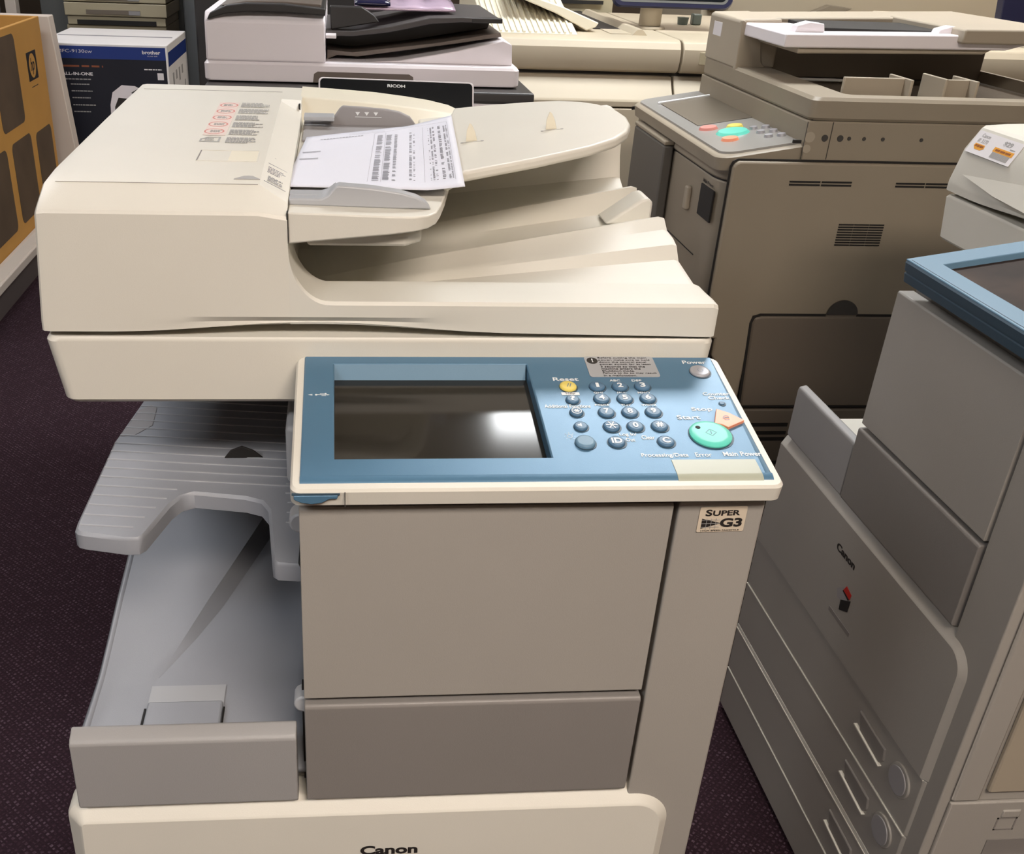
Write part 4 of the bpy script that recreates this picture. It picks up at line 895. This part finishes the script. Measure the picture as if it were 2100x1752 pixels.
G().box(x0, x1, y0, y1, z0, z1).out('carton', 'whitec', bb, bev=.004)
BF = frame((x0, y0, z0), (1, 0, 0), (0, 0, 1))
g = G(); g.box(.006, .572, .01, .430, .0003, .0012); g.out('dark_print', 'navy', bb, X=BF)
g = G(); g.box(.006, .572, .430, .484, .0003, .0014); g.out('blue_band', 'bluep', bb, X=BF)
for st, u, v, w, h, bo in (('brother', .508, .463, .082, .016, .03), ('at your side', .512, .447, .045, .006, 0), ('MFC-9130cw', .165, .462, .155, .014, 0), ('ALL-IN-ONE', .165, .364, .14, .014, .03)):
    g = G(); txt(g, st, u, v, w, h, lift=.0016, bold=bo); g.out('carton_lettering', 'paperw', bb, X=BF)
g = G()
for k, v in enumerate((.340, .318, .288, .258, .226, .196)):
    g = G(); lines(g, .13 if k else .10, .235 - .02 * (k % 2), v - .004, v + .004, 1, .6, lift=.0014, words=8, rag=.1, seed=k); g.out('print_line', 'greyprint', bb, X=BF)
g = G()
lines(g, .47, .55, .385, .393, 1, .6, lift=.0014, words=5, rag=0, seed=12); g.box(.528, .556, .344, .374, .0013, .0016)
g.out('small_print', 'paperw', bb, X=BF)
g = G(); lines(g, .10, .285, .392, .402, 1, .8, lift=.0014, words=3, rag=0, seed=2); g.out('orange_line', 'rust', bb, X=BF)
g = G(); g.prism([(.295, .12), (.30, .23), (.315, .285), (.36, .318), (.42, .315), (.47, .29), (.51, .28), (.52, .12)], 'z', .0013, .0016); pf = g.out('printer_picture', 'rwhite', bb, X=BF)
g = G(); g.prism([(.315, .10), (.32, .22), (.34, .262), (.48, .25), (.50, .10)], 'z', .0017, .0019); g.prism([(.40, .285), (.435, .305), (.45, .295), (.42, .272)], 'z', .0017, .0019); g.out('picture_dark_area', 'rblack', pf, X=BF)
BS = frame((x1, y0, z0), (0, 1, 0), (0, 0, 1))
g = G(); g.box(.02, .63, .400, .462, .0003, .0012); g.out('side_band', 'bluep', bb, X=BS)
g = G()
for k in range(4): g.box(.12 + k * .1, .16 + k * .1, .30 + .02 * (k % 2), .36, .0003, .001)
g.box(.3, .36, .22, .25, .0003, .001); g.box(.5, .53, .2, .28, .0003, .001); g.out('side_print', 'greyprint', bb, X=BS)
g = G()
g.box(-1.34, -.80, 5.31, 5.335, .795, .7956); g.out('tape_seam', 'greyprint2', bb)
ORG = Vector((-1.07, 5.35, 0))
tag(G().box(-1.36, -.80, 5.02, 5.63, .0, .298).out('plain_carton', 'cardboard', None, bev=.004), 'plain carton on the floor under the navy printer carton', 'box').location = (-1.07, 5.35, 0)
# stacked beige printer behind
ORG = Vector((-1.2, 6.0, 0))
bp_ = thing('printer', 'old beige printer with stacked paper cassettes behind the navy carton', 'printer', (-1.2, 6.0, 0))
G().box(-1.46, -.93, 6.01, 6.5, .60, .775).out('base', 'beigeold', bp_, bev=.004); G().box(-1.47, -.92, 6.0, 6.5, .0, .60).out('stand', 'beigeold', bp_, bev=.004)
for za, zb_ in ((.822, .888), (.892, .96)): 
    c = G().box(-1.46, -.92, 5.99, 6.5, za, zb_).out('cassette', 'beigeold', bp_, bev=.004)
    g = G(); g.box(-1.345, -1.06, 5.985, 5.992, za + .010, za + .032); g.out('cassette_grip', 'taupe_d', c)
    g = G(); g.box(-1.12, -1.06, 5.983, 5.986, za + .010, za + .030); g.out('paper_gauge', 'guide_d', c)
G().box(-1.45, -.93, 6.0, 6.5, .777, .819).out('cassette', 'beigeold', bp_, bev=.003)
g = G(); g.box(-1.40, -.98, 5.997, 6.001, .778, .802); g.out('open_slot', 'dark', bp_)
G().box(-1.46, -.92, 6.0, 6.5, .962, 1.2).out('engine', 'beigeold', bp_, bev=.006)
ORG = Vector((0, 0, 0))
# partitions / posts between
g = G(); g.box(-.90, -.83, 6.55, 6.62, 0, 2.0); g.box(-1.72, -1.60, 6.7, 6.75, 0, 2.0); g.box(-.62, .4, 6.6, 6.65, 0, 2.2)
ORG = Vector((-.95, 6.6, 0))
tag(G().box(-.99, -.90, 6.6, 6.66, 0, 1.9).out('partition_panel', 'partition', None, bev=.003), 'grey upright partition panel right of the beige printer', 'partition').location = (-.95, 6.6, 0)
ORG = Vector((-.86, 6.58, 0))
tag(G().box(-.90, -.815, 6.5, 6.66, 0, 1.9).out('partition_post', mat('light_grey_post', (150, 154, 156), .5), None, bev=.01), 'light grey post left of the black machine', 'post').location = (-.86, 6.58, 0)
ORG = Vector((-.5, 6.0, 0))
tag(G().box(-.72, .30, 5.6, 6.3, 0, 1.5).out('server_cabinet', 'rblack', None, bev=.01), 'black cabinet far behind the white copier', 'cabinet').location = (-.5, 6.0, 0)
ORG = Vector((-1.66, 6.3, 0))
tag(G().box(-1.74, -1.685, 5.9, 5.97, .142 * 0, 1.9).out('shelf_upright', 'shelf', None, bev=.003), 'cream shelf upright behind the white board', 'shelf upright').location = (-1.66, 6.3, 0)
ORG = Vector((-1.63, 6.9, 0))
tag(G().box(-1.69, -1.50, 6.4, 6.9, 0, 1.6).out('steel_locker', 'partition', None, bev=.003), 'blue-grey steel locker left of the beige printer', 'locker').location = (-1.63, 6.9, 0)
# pegboard
ORG = Vector((-1.8, 6.2, 0))
pg = thing('pegboard', 'grey pegboard with rows of holes at the top left corner', 'pegboard', (-1.8, 6.2, 0))
G().box(-2.6, -1.80, 6.0, 6.02, 0, 1.9).out('board', mat('lilac_grey_board', (150, 140, 148), .7), pg, bev=.001)
g = G()
for i in range(18):
    for j in range(8): g.cyl((-2.55 + i * .0425, 5.999, .76 + j * .032), .0055, -.001, 'y', 8)
g.out('peg_holes', 'dark', pg)
ORG = Vector((0, 0, 0))
